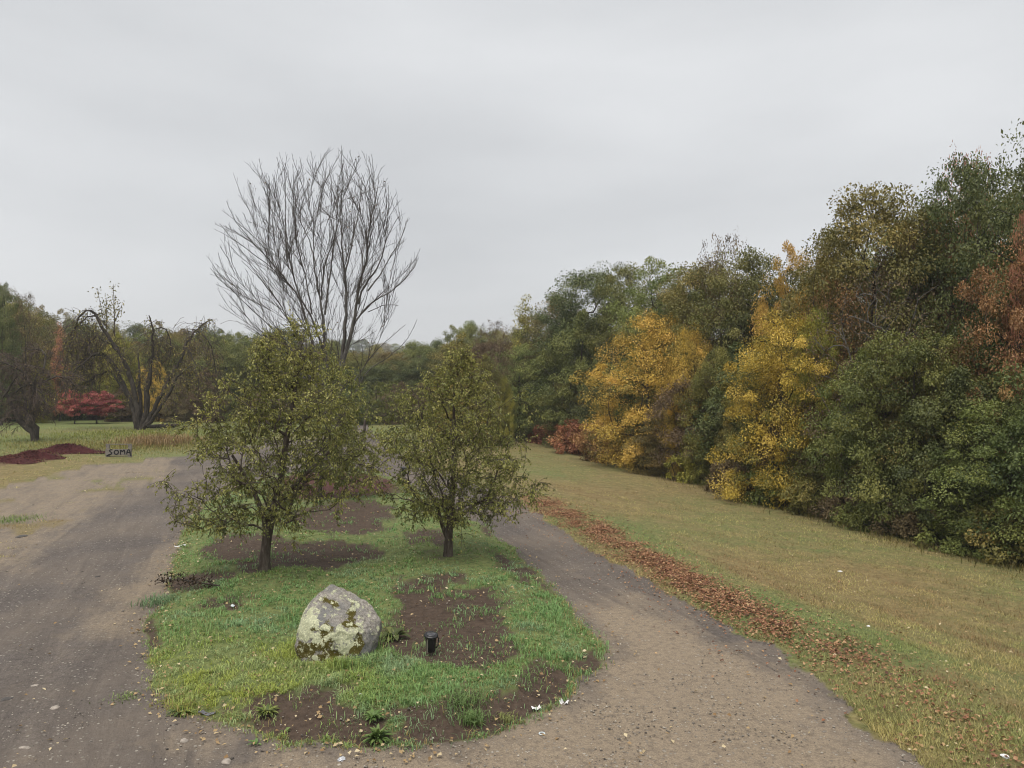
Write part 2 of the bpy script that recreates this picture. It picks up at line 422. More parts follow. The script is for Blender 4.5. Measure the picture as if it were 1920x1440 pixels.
    h = mth(nt, 'ADD', mth(nt, 'MULTIPLY', nfine, 0.8), mth(nt, 'ADD', mth(nt, 'MULTIPLY', ngr, 0.35), mth(nt, 'MULTIPLY', nstreak, 1.2)))
    h = mth(nt, 'ADD', h, mth(nt, 'MULTIPLY', peb, 0.3))
    bump(nt, b, h, 0.8, 0.07)
    return m
GROUND = ground_mat()

# ------------------------------------------------------------------ the ground sheets
def zones(P):
    n1 = fbm(P, 4, 0.9); n2 = fbm(P + 40, 4, 2.6)
    wob = (n1 - 0.5) * 0.9 + (n2 - 0.5) * 0.5; n3 = fbm(P + 140, 3, 6.0) - 0.5
    isl = sdist(P, ISLAND) + wob * 0.45
    drv = sdist(P, DRIVE) + wob * 0.95 + n3 * 0.35
    drive = sstep(0.14, -0.14, drv) * sstep(-0.10, 0.14, isl)
    soil = np.zeros(len(P))
    for s, bias in zip(SOILS, (0.18, 0.38, 0.05, 0.1, 0.1, 0.0, 0.1, 0.0)): soil = np.maximum(soil, sstep(0.4, -0.4, sdist(P, s) - bias + wob * 1.2 + n3 * 0.55))
    inisl = sstep(0.1, -0.1, isl)
    # bare rim where the island meets the gravel, and thin worn spots
    rim = sstep(-0.45, 0.0, isl) * sstep(0.45, 0.62, fbm(P + 9, 3, 0.7)) * 0.9
    worn = sstep(0.53, 0.72, fbm(P + 71, 5, 0.9)) * sstep(13, 17, P[:, 1]) * 0.6
    soil = np.maximum(soil, np.maximum(rim, worn)) * inisl
    fs = sstep(0.8, -0.8, sdist(P, FARSOIL) + wob)
    sand = np.zeros(len(P))
    for s, am in zip(SANDS, (0.62, 0.9, 1.0, 1.0)): sand = np.maximum(sand, am * sstep(1.0, -1.0, sdist(P, s) + wob))
    # grass patches worn into the sandy apron on the left
    apron = sstep(0.5, -0.5, sdist(P, SANDS[0])) * sstep(0.50, 0.66, fbm(P * [0.7, 1.9] + 5, 5, 0.9)) * 0.62
    drive = drive * (1 - apron * (P[:, 0] < -9))
    gl = pdist(P, GREENLINE)
    green = 0.40 + 0.42 * sstep(1.8, 0.2, gl) + 0.9 * inisl
    green = green + 0.35 * (fbm(P + 3, 3, 0.18) - 0.5) * 2 + 0.28 * (P[:, 0] < -7) * sstep(40, 52, P[:, 1])
    green = green + 0.2 * sstep(70, 120, P[:, 1])
    leaf = sstep(0.85, 0.1, pdist(P, LEAFLINE) + wob * 1.4) * sstep(7.5, 4.0, P[:, 0] + (n1 - 0.5) * 3) + 0.62 * sstep(0.8, 0.05, pdist(P, DEADLINE) + wob * 1.3)
    leaf = leaf + 0.45 * sstep(0.4, 0.0, np.abs(isl)) * (P[:, 0] < -1.5) * sstep(0.45, 0.6, n2)
    mul = fs * 0.75
    for (c, r, h, q) in MULCHES: mul = np.maximum(mul, sstep(r * 1.5, r * 0.5, np.hypot(P[:, 0] - c[0], (P[:, 1] - c[1]) * 0.7) + wob))
    mul = np.maximum(mul, 0.55 * sstep(1.2, 0.0, pdist(P, polypx([(0,925),(60,905),(160,895)])) + wob))
    return dict(drive=drive, soil=soil, sand=np.clip(sand, 0, 1), green=np.clip(green, 0, 1.4), leaf=np.clip(leaf, 0, 1), mulch=mul, isl=isl, inisl=inisl, drv=drv)

def make_ground():
    th = np.concatenate([np.radians(np.arange(-180, -44, 4.0)), np.radians(np.linspace(-44, 44, 620)), np.radians(np.arange(46, 181, 4.0))])
    inv = np.linspace(1 / 2.5, 1 / 110.0, 330)
    r = np.concatenate([[0.05, 1.2], 1 / inv, np.geomspace(116, 900, 34)])
    nt_, nr = len(th), len(r)
    R, TH = np.meshgrid(r, th, indexing='ij')
    P = np.column_stack([(R * np.sin(TH)).ravel(), (R * np.cos(TH)).ravel()])
    Z = zones(P)
    z = terrain(P)
    z += 0.02 * (fbm(P, 3, 2.2) - 0.5) * (1 - Z['drive']) + 0.05 * (fbm(np.column_stack([(P[:, 0] * 0.94 + P[:, 1] * 0.34) * 1.6, (P[:, 1] * 0.94 - P[:, 0] * 0.34) * 0.25]), 3, 1.0) - 0.5) * Z['drive'] - 0.025 * Z['soil'] + 0.05 * (fbm(P + 50, 4, 5.0) - 0.5) * Z['soil']
    V = np.column_stack([P, z])
    i = np.arange(nr - 1)[:, None] * nt_; k = np.arange(nt_ - 1)[None, :]
    Q = np.stack([i + k, i + nt_ + k, i + nt_ + k + 1, i + k + 1], -1).reshape(-1, 4)
    za = np.column_stack([Z['drive'], Z['soil'], Z['sand']]); zb = np.column_stack([Z['green'], Z['leaf'], Z['mulch']])
    fd = Z['drive'][Q].mean(1); fi = Z['inisl'][Q].mean(1)
    sel = np.where(fi > 0.5, 1, np.where(fd > 0.5, 2, 0))
    for s, nm in ((0, 'ground'), (2, 'driveway'), (1, 'lawn_island')):
        q = Q[sel == s]; u, invi = np.unique(q, return_inverse=True)
        me = fast_mesh(nm, V[u], invi.reshape(-1, 4), {'zone_a': za[u], 'zone_b': zb[u]}, smooth=True)
        o = link(nm, me, GROUND); tag(o, kind='structure')
make_ground()

# ------------------------------------------------------------------ grass, weeds, fallen leaves, gravel (stuff)
def blades_mesh(name, P, h, w, lean, col, full=True):
    n = len(P); a = rng.uniform(0, 2*np.pi, n)
    D = np.column_stack([np.cos(a), np.sin(a), np.zeros(n)]); S = np.column_stack([-np.sin(a), np.cos(a), np.zeros(n)])
    h = h[:, None]; w = w[:, None]; ln = lean[:, None]; up = np.array([[0, 0, 1.0]])
    if full:
        V = np.stack([P - S*w/2, P + S*w/2, P + D*h*ln*0.35 + up*h*0.62 + S*w*0.42, P + D*h*ln*0.35 + up*h*0.62 - S*w*0.42, P + D*h*ln + up*h*(1-0.35*ln)], 1).reshape(-1, 3)
        k = np.arange(n)[:, None]*5
        T = np.stack([k+[0,1,2], k+[0,2,3], k+[3,2,4]], 1).reshape(-1, 3); m = 5
    else:
        V = np.stack([P - S*w/2, P + S*w/2, P + D*h*ln + up*h], 1).reshape(-1, 3)
        T = np.arange(n*3).reshape(-1, 3); m = 3
    cc = np.repeat(col, m, axis=0)
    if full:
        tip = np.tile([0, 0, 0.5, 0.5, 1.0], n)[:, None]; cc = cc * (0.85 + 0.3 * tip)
    return fast_mesh(name, V, T, {'col': cc})

def col_mat(name, trans=0.3, spec=0.3, rough=0.5):
    m, nt, b = mat_base(name); c = attr(nt, 'col', 'Color')
    nt.links.new(c, b.inputs['Base Color']); b.inputs['Roughness'].default_value = rough; b.inputs['Specular IOR Level'].default_value = spec
    tr = node(nt, 'ShaderNodeBsdfTranslucent'); nt.links.new(c, tr.inputs['Color'])
    ms = node(nt, 'ShaderNodeMixShader'); ms.inputs[0].default_value = trans
    nt.links.new(b.outputs[0], ms.inputs[1]); nt.links.new(tr.outputs[0], ms.inputs[2])
    nt.links.new(ms.outputs[0], nt.nodes['Material Output'].inputs['Surface'])
    return m
GRASS = col_mat('grass_blade')
STONE = col_mat('gravel_stone', 0.0, 0.3, 0.8)

def scatter(n, ymin, ymax, power=1.0, margin=1.5):
    """points on the seen ground, denser near the camera"""
    u = rng.random(n); y = 1 / (1/ymin + u**power * (1/ymax - 1/ymin)) if power != 0 else rng.uniform(ymin, ymax, n)
    x = rng.uniform(-1, 1, n) * (0.70 * y + margin)
    return np.column_stack([x, y])

def lerp(a, b, t): return np.asarray(a) * (1 - t[:, None]) + np.asarray(b) * t[:, None]

def island_grass():
    S = scatter(46000, 8.5, 40, 1.0)                      # tufts of a dozen blades each
    S = S[sdist(S, ISLAND) < 0.35]
    bo = at(625, 1243); a = rng.uniform(0, 2*np.pi, 170); kk = rng.uniform(0.92, 1.2, 170); S = np.concatenate([S, np.column_stack([bo.x + 0.72 * kk * np.cos(a), bo.y + 0.5 + 0.62 * kk * np.sin(a)])])
    P = np.repeat(S, 13, axis=0); P = P + rng.normal(size=P.shape) * np.repeat(rng.uniform(0.015, 0.06, len(S)), 13)[:, None]
    Z = zones(P)
    dens = (1 - sstep(0.10, 0.75, Z['soil'] + (fbm(P, 3, 3.0) - 0.5) * 1.0)) * sstep(0.22, -0.12, Z['isl']) * (1 - 0.9 * Z['mulch'])
    dens *= 0.45 + 0.55 * sstep(0.35, 0.55, fbm(P + 11, 3, 0.9))
    stray = 0.55 * sstep(0.40, 0.70, fbm(P + 31, 3, 2.2)) * (0.25 + 0.75 * sstep(13, 16, P[:, 1])) * sstep(0.1, -0.3, Z['isl'])
    k = rng.random(len(P)) < np.maximum(dens, stray); P = P[k]; n = len(P)
    isl = Z['isl'][k]
    z = terrain(P) - 0.015
    hN = fbm(P + 7, 3, 1.3); h = rng.uniform(0.03, 0.135, n) * (0.30 + 1.2 * hN) * (1 + 0.8 * sstep(0.5, 0.05, np.abs(np.hypot((P[:, 0] - bo.x) / 0.78, (P[:, 1] - bo.y - 0.5) / 0.68) - 1))) * (0.8 + 0.2 * sstep(20, 12, P[:, 1]))
    w = rng.uniform(0.006, 0.012, n) * (1 + 0.045 * np.maximum(P[:, 1] - 10, 0))
    t = np.clip(fbm(P + 55, 4, 0.55) * 1.9 - 0.45 + rng.normal(0, 0.18, n), 0, 1)      # yellowish sward or blue-green sward
    yl = np.clip(sstep(-0.8, -4.5, P[:, 0]) * sstep(14.5, 11.5, P[:, 1]) + (t - 0.5) * 0.8, 0, 1)
    col = lerp((0.185, 0.315, 0.110), (0.350, 0.400, 0.085), yl)
    f = sstep(0.5, 0.75, fbm(P + 80, 3, 1.1))[:, None]; col = col * (1 - 0.5 * f) + np.array([0.30, 0.40, 0.26]) * 0.5 * f
    dry = (rng.random(n) < 0.05 + 0.22 * sstep(-0.35, 0.0, isl))[:, None]; col = np.where(dry, np.array([[0.34, 0.26, 0.10]]), col)
    col = col * rng.uniform(0.6, 1.3, (n, 1)) * 1.08
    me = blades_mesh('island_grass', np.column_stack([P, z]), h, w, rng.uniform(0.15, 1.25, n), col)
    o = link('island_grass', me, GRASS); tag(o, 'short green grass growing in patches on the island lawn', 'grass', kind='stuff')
    return n

def field_grass():
    P = scatter(560000, 8.5, 75, 1.0)
    dd = sdist(P, DRIVE); ex = np.interp(P[:, 1], [e.y for e in EDGE[::-1]], [e.x for e in EDGE[::-1]])
    P = P[((dd > -0.05) | (P[:, 0] < -7)) & (P[:, 0] < ex + 1.5)]
    Z = zones(P)
    k = (Z['drv'] > -0.05) & (Z['isl'] > 0.6)
    k &= rng.random(len(P)) < (1 - 0.75 * Z['leaf']) * (1 - 0.9 * Z['mulch']) * (0.4 + 0.6 * sstep(0.3, 0.55, fbm(P + 2, 3, 1.2)))
    # a little grass on the apron
    ap = (Z['drv'] < 0) & (Z['drive'] < 0.4) & (P[:, 0] < -7) & (Z['isl'] > 0.5)
    k |= ap & (rng.random(len(P)) < 0.6)
    P = P[k]; n = len(P); gr = np.clip(Z['green'][k] + (fbm(P + 9, 4, 0.9) - 0.5) * 1.3 + rng.normal(0, 0.15, n), 0, 1)
    z = terrain(P) - 0.015
    h = rng.uniform(0.025, 0.08, n) * (0.4 + 1.2 * fbm(P + 20, 3, 0.9)); w = rng.uniform(0.008, 0.014, n) * (1 + 0.05 * np.maximum(P[:, 1] - 10, 0))
    col = lerp((0.46, 0.37, 0.15), (0.275, 0.320, 0.105), gr)
    ac, al = P[:, 0] * 0.95 + P[:, 1] * 0.31, P[:, 1] * 0.95 - P[:, 0] * 0.31
    br = sstep(0.48, 0.66, fbm(np.column_stack([ac * 1.5, al * 0.35]) + 33, 5, 0.8))[:, None] * 0.75; col = col * (1 - br) + np.array([0.27, 0.165, 0.085]) * br
    col = col * (0.65 + 0.7 * fbm(P + 77, 4, 1.7))[:, None] * rng.uniform(0.5, 1.4, (n, 1))
    me = blades_mesh('field_grass', np.column_stack([P, z]), h, w, rng.uniform(0.3, 1.4, n), col, False)
    o = link('field_grass', me, GRASS); tag(o, 'mown olive and tan grass of the sloping field', 'grass', kind='stuff')

def tall_weeds():
    # dry stalks round the sign, and the rough along the foot of the woods
    Ps, hs, cs = [], [], []
    c = at(230, 850)
    for (px, py, rx, ry, n, hh, c0, c1) in ((235,838,8.5,4.5,3600,0.34,(0.36,0.29,0.10),(0.20,0.22,0.06)), (300,832,2.6,3.0,2200,0.85,(0.34,0.22,0.10),(0.26,0.19,0.09)),
                                            (250,815,9.0,8.0,4200,0.32,(0.20,0.24,0.05),(0.30,0.30,0.07)), (60,838,12,9,4500,0.20,(0.30,0.28,0.09),(0.18,0.22,0.06)),
                                            (480,835,7,4,2600,0.5,(0.30,0.26,0.09),(0.18,0.20,0.06)), (700,815,9,9,2500,0.35,(0.34,0.33,0.09),(0.20,0.25,0.08))):
        o = at(px, py); q = rng.normal(size=(n, 2)) * [rx * 0.5, ry * 0.5] + [o.x, o.y]
        k = sdist(q, DRIVE) > 0.3; q = q[k]
        k = ~((np.abs(q[:, 0] - SIGN.x) < 1.1) & (q[:, 1] < SIGN.y + 0.12) & (q[:, 1] > SIGN.y - 3))
        q = q[k]; m = len(q); Ps.append(q); hs.append(rng.uniform(0.4, 1.1, m) * hh); cs.append(lerp(c0, c1, rng.random(m)))
    n = 16000; t = rng.random(n); e = np.array([[p.x, p.y] for p in EDGE]); s = np.linspace(0, 1, len(e))
    q = np.column_stack([np.interp(t, s, e[:, 0]), np.interp(t, s, e[:, 1])]) + rng.normal(size=(n, 2)) * [0.8, 1.0] + [0.45, 0.6]
    q = q[rng.random(n) < 0.15 + 0.85 * sstep(0.42, 0.62, fbm(q + 5, 3, 0.8))]; n = len(q)
    Ps.append(q); hs.append(rng.uniform(0.08, 0.36, n) * (0.4 + 1.1 * fbm(q, 3, 0.7))); cs.append(lerp((0.10, 0.11, 0.03), (0.26, 0.20, 0.07), rng.random(n)))
    P = np.concatenate(Ps); h = np.concatenate(hs); col = np.concatenate(cs) * rng.uniform(0.6, 1.25, (len(h), 1)); n = len(P)
    w = rng.uniform(0.012, 0.022, n) * (1 + 0.02 * np.maximum(P[:, 1] - 20, 0))
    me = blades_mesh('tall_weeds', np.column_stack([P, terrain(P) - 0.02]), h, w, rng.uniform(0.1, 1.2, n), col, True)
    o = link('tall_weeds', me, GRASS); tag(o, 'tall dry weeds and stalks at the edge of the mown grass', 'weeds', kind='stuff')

def fallen_leaves():
    def along(line, n, sd):
        L = np.array(line); seg = np.linalg.norm(np.diff(L, axis=0), axis=1); cum = np.concatenate([[0], np.cumsum(seg)])
        t = rng.random(n) * cum[-1]
        return np.column_stack([np.interp(t, cum, L[:, 0]), np.interp(t, cum, L[:, 1])]) + rng.normal(size=(n, 2)) * sd
    def patchy(P): return P[rng.random(len(P)) < (0.12 + 0.8 * sstep(0.38, 0.60, fbm(P + 60, 4, 1.3))) * (0.25 + 0.75 * sstep(7.0, 4.0, P[:, 0]))]
    groups = (('fallen_leaves', np.concatenate([patchy(along(LEAFLINE, 30000, 0.38)), along(LEAFLINE, 2600, 1.1), along(DEADLINE, 1300, 0.5)]), 'litter', 'drift of rust red fallen leaves along the grass beside the drive', 0.03, 0.075),)
    P = scatter(14000, 8.5, 45, 1.0); Z = zones(P)
    k = rng.random(len(P)) < np.where(Z['inisl'] > 0.5, 0.30 + 0.3 * (P[:, 1] > 16), np.where(np.abs(Z['isl']) < 0.4, 0.5, np.where(Z['drive'] > 0.5, 0.035, 0.16)))
    Q = P[k]
    R = along(ISLAND[1:14], 420, 0.2)
    groups += (('scattered_leaves', np.concatenate([Q, R]), 'palelitter', 'small pale and tan fallen leaves scattered over lawn and gravel', 0.035, 0.08),)
    for nm, P, mt, lb, l0, l1 in groups:
        n = len(P); a = rng.uniform(0, 2*np.pi, n); D = np.column_stack([np.cos(a), np.sin(a), rng.normal(0, 0.25, n)])
        N = runit(n, 1.6); z = terrain(P) + rng.uniform(0.01, 0.05, n)
        L = rng.uniform(l0, l1, n)
        V, T = leaf_arrays(np.column_stack([P, z]), D, N, L, L * rng.uniform(0.5, 0.8, n), 0.14)
        me = fast_mesh(nm, V, T, {'var': np.repeat(np.clip(rng.normal(0.45, 0.33, n), 0, 1), 4)})
        o = link(nm, me, LEAF[mt]); tag(o, lb, 'leaves', kind='stuff')

def gravel():
    P = scatter(95000, 7.5, 34, 1.0); Z = zones(P)
    k = rng.random(len(P)) < np.where(Z['drive'] > 0.6, 0.10 + 0.75 * sstep(0.45, 0.7, fbm(P + 6, 3, 0.8)), np.where(Z['soil'] > 0.5, 0.14, 0.0)) * 0.75
    P = P[k]; n = len(P); s = np.clip(rng.lognormal(-4.85, 0.45, n), 0.004, 0.035)
    O = np.array([[1,0,0],[0,1,0],[-1,0,0],[0,-1,0],[0,0,0.62],[0,0,-0.5]], float)
    a = rng.uniform(0, 2*np.pi, n); ca, sa = np.cos(a), np.sin(a)
    B = O[None] * (1 + rng.uniform(-0.35, 0.35, (n, 6, 3)))
    B = np.stack([B[..., 0]*ca[:, None] - B[..., 1]*sa[:, None], B[..., 0]*sa[:, None] + B[..., 1]*ca[:, None], B[..., 2]], -1) * s[:, None, None]
    V = (B + np.column_stack([P, terrain(P) + s * 0.25])[:, None, :]).reshape(-1, 3)
    f = np.array([[0,1,4],[1,2,4],[2,3,4],[3,0,4],[1,0,5],[2,1,5],[3,2,5],[0,3,5]])
    T = (np.arange(n)[:, None, None]*6 + f[None]).reshape(-1, 3)
    c = lerp((0.07, 0.06, 0.054), (0.48, 0.43, 0.36), rng.random(n) ** 1.3) * rng.uniform(0.75, 1.2, (n, 1))
    me = fast_mesh('gravel', V, T, {'col': np.repeat(c, 6, axis=0)}, smooth=True)
    o = link('gravel', me, STONE); tag(o, 'loose small stones and gravel lying on the drive', 'gravel', kind='stuff')

# ------------------------------------------------------------------ trees
def grow(trunk, targets, bf=0.35, step=0.4, sag=0.0, wig=0.06, down=0.7):
    """balanced spanning tree from a trunk to target points; returns node positions, parents"""
    pos = [np.array(p, float) for p in trunk]; par = [-1] + list(range(len(trunk) - 1)); pl = [0.0]
    for i in range(1, len(pos)): pl.append(pl[-1] + np.linalg.norm(pos[i] - pos[i-1]))
    A = np.zeros((len(trunk) + len(targets) * 40, 3)); A[:len(pos)] = pos; PL = np.zeros(len(A)); PL[:len(pos)] = pl; n = len(pos)
    TR = np.array(trunk, float)
    order = np.argsort([np.min(np.linalg.norm(TR - t, axis=1)) for t in targets])
    tips = []; start = max(1, int(0.0 * len(trunk)))
    for ti in order:
        t = targets[ti]
        d = np.linalg.norm(A[start:n] - t, axis=1)
        cost = d + bf * PL[start:n] + down * np.maximum(A[start:n, 2] - t[2], 0)
        j = start + int(np.argmin(cost)); p0 = A[j]; L = np.linalg.norm(t - p0)
        pj = par[j]; d0 = (A[j] - A[pj]) if pj >= 0 else np.array([0, 0, 1.0]); d0 = d0 / (np.linalg.norm(d0) + 1e-9)
        ctrl = p0 + (d0 * 0.5 + np.array([0, 0, 0.5])) * L * 0.35 + (t - p0) * 0.25 + rng.normal(size=3) * wig * L
        m = min(38, max(2, int(math.ceil(L / step))))
        prev = j
        for k in range(1, m + 1):
            u = k / m; q = (1-u)**2 * p0 + 2*u*(1-u) * ctrl + u*u * t
            if k < m: q = q + rng.normal(size=3) * wig * step
            q = q - np.array([0, 0, sag * L * u * (1 - u)])
            A[n] = q; par.append(prev); PL[n] = PL[prev] + L / m; prev = n; n += 1
        tips.append(prev)
    return A[:n], np.array(par), tips

def chains_of(A, par, rb, rt, sides=(7, 5, 4, 3)):
    n = len(A); kids = [[] for _ in range(n)]
    for i in range(n):
        if par[i] >= 0: kids[par[i]].append(i)
    cnt = np.zeros(n)
    for i in range(n - 1, -1, -1):
        if not kids[i]: cnt[i] = 1
        if par[i] >= 0: cnt[par[i]] += cnt[i]
    e = math.log(rb / rt) / math.log(max(cnt[0], 2)); rad = rt * cnt ** e
    out = []; stack = [(0, -1)]
    while stack:
        s, p = stack.pop(); ch = [s] if p < 0 else [p, s]; c = s
        while kids[c]:
            ks = sorted(kids[c], key=lambda k: -cnt[k])
            for k in ks[1:]: stack.append((k, c))
            c = ks[0]; ch.append(c)
        if len(ch) < 2: continue
        r = rad[ch].copy()
        if p >= 0: r[0] = min(r[0], r[1] * 1.25)
        r[-1] *= 0.6
        mx = r.max(); ns = sides[0] if mx > 0.09 else sides[1] if mx > 0.035 else sides[2] if mx > 0.015 else sides[3]
        out.append((A[ch], r, ns))
    return out, rad

def flare(ch, amt=1.5):
    p, r, n = ch[0]; r = r.copy(); r[0] *= amt; r[1] *= 1 + (amt - 1) * 0.35; ch[0] = (p, r, max(n, 8))

def crown_targets(n, H, prof, R, lump=0.25, outer=0.45, seed=0, depth=1.0):
    """points filling a crown: prof is a list of (height 0..1, radius 0..1)"""
    g = np.random.default_rng(seed); T = []
    hs = np.array([p[0] for p in prof]); rs = np.array([p[1] for p in prof]); ph = g.uniform(0, 6.28, 6)
    while len(T) < n:
        t = g.uniform(hs[0], hs[-1]); r0 = np.interp(t, hs, rs)
        if g.random() > r0 + 0.12: continue
        a = g.uniform(0, 2*np.pi)
        lm = 1 + lump * (math.sin(2*a + ph[0] + 3*t) * 0.5 + math.sin(3*a + ph[1] - 5*t) * 0.3 + math.sin(5*a + ph[2] + 9*t) * 0.3)
        rr = R * r0 * lm * g.random() ** outer
        T.append((rr * math.cos(a), rr * math.sin(a) * depth, t * H))
    return np.array(T)

def clump_leaves(tg, per, size, lsize, flatz=0.6, upb=0.9, droop=0.15, seedvar=0.22, basevar=0.5, axis_out=1.0):
    m = len(tg); n = m * per; c = np.repeat(np.arange(m), per)
    off = runit(n) * (rng.random((n, 1)) ** 0.33)
    sz = np.repeat(rng.uniform(0.5, 1.45, m) * size, per)
    off = off * np.column_stack([sz, sz, sz * flatz])
    cen = tg.mean(0); out = tg[c] - cen; out[:, 2] *= 0.3; out /= np.linalg.norm(out, axis=1)[:, None] + 1e-6
    P = tg[c] + off; P[:, 2] -= droop * np.linalg.norm(off[:, :2], axis=1)
    D = runit(n) + out * axis_out * 0.6 + off * 0.8; D[:, 2] -= 0.35
    N = runit(n) * 0.55 + np.array([0, 0, upb]) + out * 0.3 + off / (sz[:, None] + 1e-6) * 0.55
    L = rng.uniform(0.7, 1.3, n) * lsize
    V, T = leaf_arrays(P, D, N, L, L * rng.uniform(0.5, 0.75, n))
    cv = np.repeat(rng.normal(basevar, seedvar, m), per)
    var = np.clip(cv + rng.normal(0, 0.12, n), 0, 1)
    return V, T, np.repeat(var, 4)

PROTO = {}
def proto(key, H, R, prof, nt_, per, size, lsize, flatz=0.6, upb=0.9, droop=0.15, rb=0.2, bark=BARK, lump=0.25, outer=0.45, seed=1, trunk_to=0.75, lean=0.0, extra_twigs=0, depth=1.0, basevar=0.5, seedvar=0.27):
    global rng
    rng = np.random.default_rng(seed * 101 + 5)
    tg = crown_targets(nt_, H, prof, R, lump, outer, seed, depth)
    k = 9; ts = np.linspace(0, trunk_to * H, k)
    wob = np.cumsum(rng.normal(0, 0.02 * H / k * 3, (k, 2)), axis=0); wob[0] = 0
    tr = np.column_stack([wob[:, 0] + lean * ts, wob[:, 1], ts])
    A, par, tips = grow(tr, tg, bf=0.25, step=0.55, wig=0.07)
    ch, rad = chains_of(A, par, rb, 0.012); flare(ch)
    V, Q = tubes_np(ch)
    mt = fast_mesh(key + '_trunk', V, Q, smooth=True); mt.materials.append(bark)
    mc = None
    if per:
        V, T, var = clump_leaves(tg, per, size, lsize, flatz, upb, droop, seedvar, basevar)
        mc = fast_mesh(key + '_crown', V, T, {'var': var}); mc.materials.append(LEAF['green'])
    PROTO[key] = (mt, mc, H, 2 * R)

ROUND = [(0.22,0.35),(0.32,0.8),(0.5,1.0),(0.7,0.95),(0.86,0.80),(0.95,0.58),(1.0,0.32)]
EDGEP = [(0.03,0.75),(0.15,0.95),(0.4,1.0),(0.65,0.9),(0.85,0.6),(0.97,0.25),(1.0,0.1)]
TALLP = [(0.10,0.55),(0.3,0.9),(0.5,1.0),(0.75,0.86),(0.92,0.58),(1.0,0.28)]
BUSHP = [(0.02,0.9),(0.3,1.0),(0.6,0.95),(0.85,0.65),(1.0,0.3)]
CONEP = [(0.08,0.8),(0.25,1.0),(0.5,0.75),(0.75,0.42),(0.93,0.18),(1.0,0.05)]
UMBP = [(0.30,0.5),(0.45,0.95),(0.62,1.0),(0.8,0.85),(0.93,0.55),(1.0,0.25)]
proto('oak_a', 14, 5.0, ROUND, 170, 210, 1.02, 0.16, 0.6, 0.8, 0.2, 0.30, seed=1, lump=0.42)
proto('oak_b', 14, 5.0, ROUND, 145, 230, 1.15, 0.17, 0.55, 0.9, 0.15, 0.30, seed=2, lump=0.45)
proto('oak_c', 14, 5.0, TALLP, 180, 200, 0.98, 0.155, 0.6, 0.8, 0.2, 0.28, seed=3, lump=0.42)
proto('edge_a', 9, 4.0, EDGEP, 150, 250, 0.80, 0.125, 0.52, 0.8, 0.35, 0.16, seed=4, lump=0.35)
proto('edge_b', 9, 4.0, EDGEP, 130, 240, 0.84, 0.145, 0.50, 0.8, 0.4, 0.16, seed=5, lump=0.4)
proto('layer_a', 9, 3.6, EDGEP, 230, 220, 0.72, 0.10, 0.62, 1.3, 0.30, 0.15, seed=6, lump=0.3)
proto('layer_b', 9, 3.6, EDGEP, 230, 220, 0.70, 0.10, 0.62, 1.3, 0.34, 0.15, seed=7, lump=0.35)
proto('slim', 10, 2.2, CONEP, 120, 90, 0.55, 0.13, 0.7, 0.7, 0.1, 0.14, seed=8, lump=0.3)
proto('bush_a', 2.0, 1.6, BUSHP, 90, 80, 0.34, 0.12, 0.7, 0.7, 0.15, 0.04, seed=9, trunk_to=0.3, lump=0.4)
proto('bush_b', 2.0, 1.6, BUSHP, 80, 85, 0.36, 0.13, 0.8, 0.7, 0.25, 0.04, seed=10, trunk_to=0.3, lump=0.45)
proto('open', 12, 4.5, ROUND, 300, 30, 0.7, 0.15, 0.6, 0.7, 0.2, 0.2, seed=11, lump=0.4)
proto('bare', 11, 4.5, TALLP, 620, 9, 0.6, 0.12, 0.6, 0.7, 0.2, 0.18, seed=12, lump=0.4, bark=BARKG)
proto('redbush', 4.0, 2.6, UMBP, 110, 110, 0.42, 0.13, 0.35, 1.0, 0.2, 0.09, seed=13, trunk_to=0.45, lump=0.25)

def place_tree(name, key, px, d, ytop, wpx, mat, label, cat='tree', group=None, rot=None, ybase=None):
    """px: photo column of the trunk; d: metres ahead; ytop: photo row of the top; wpx: crown width in photo pixels"""
    mt, mc, H, W = PROTO[key]
    x = (px - 960.0) / F * d; z0 = tz(x, d)
    top = CAMH + (720.0 - ytop) / F * d
    sz = max(0.1, (top - z0) / H); sx = wpx / F * d / W
    e = empty(name, (x, d, z0 - 0.05), random.uniform(0, 6.28) if rot is None else rot); e.scale = (sx, sx, sz)
    tag(e, label, cat, group)
    t = link('trunk', mt, None, e)
    if mc is not None:
        c = link('crown' if cat == 'tree' else 'foliage', mc, None, e); c.material_slots[0].link = 'OBJECT'; c.material_slots[0].material = LEAF[mat]
    return e

EDGE_PX = [(985,812),(1060,842),(1160,868),(1250,892),(1350,925),(1450,950),(1560,978),(1650,1002),(1750,1028),(1850,1050),(1920,1068),(2100,1125),(2400,1220)]
EDGE = [at(*p) for p in EDGE_PX]
def edge_d(px): return float(np.interp(px, [p[0] for p in EDGE_PX], [e.y for e in EDGE]))
SIGN = at(223, 855)
random.seed(11)

ADJ = {'deep': 'dark green', 'green': 'mid green', 'olive': 'olive', 'brown': 'brown', 'lime': 'yellow-green', 'gold': 'golden', 'orange': 'orange'}
def where(px):
    for x, t in ((0, 'off the left frame edge'), (60, 'at the left frame edge'), (115, 'above the leaning old tree'), (200, 'above the red bushes'), (300, 'behind the many-stemmed old tree'), (380, 'right of the many-stemmed old tree'),
                 (460, 'left of the larger fruit tree'), (560, 'behind the larger fruit tree'), (650, 'behind the bare tree trunk'), (720, 'just right of the bare tree trunk'), (790, 'in the gap between the fruit trees'), (870, 'left of the pointed yellow tree'), (940, 'right of the pointed yellow tree')):
        if px < x: return t
    return 'at the far corner of the woods'
def near(px):
    for x, t in ((1110, 'at the far corner'), (1230, 'behind the first golden tree'), (1370, 'behind the gap of the golden trees'), (1480, 'behind the bright yellow tree'), (1590, 'right of the bright yellow tree'), (1700, 'under the wide olive oak'),
                 (1800, 'behind the large bushy green tree'), (1920, 'at the foot of the tallest oaks')):
        if px < x: return t
    return 'off the right frame edge'
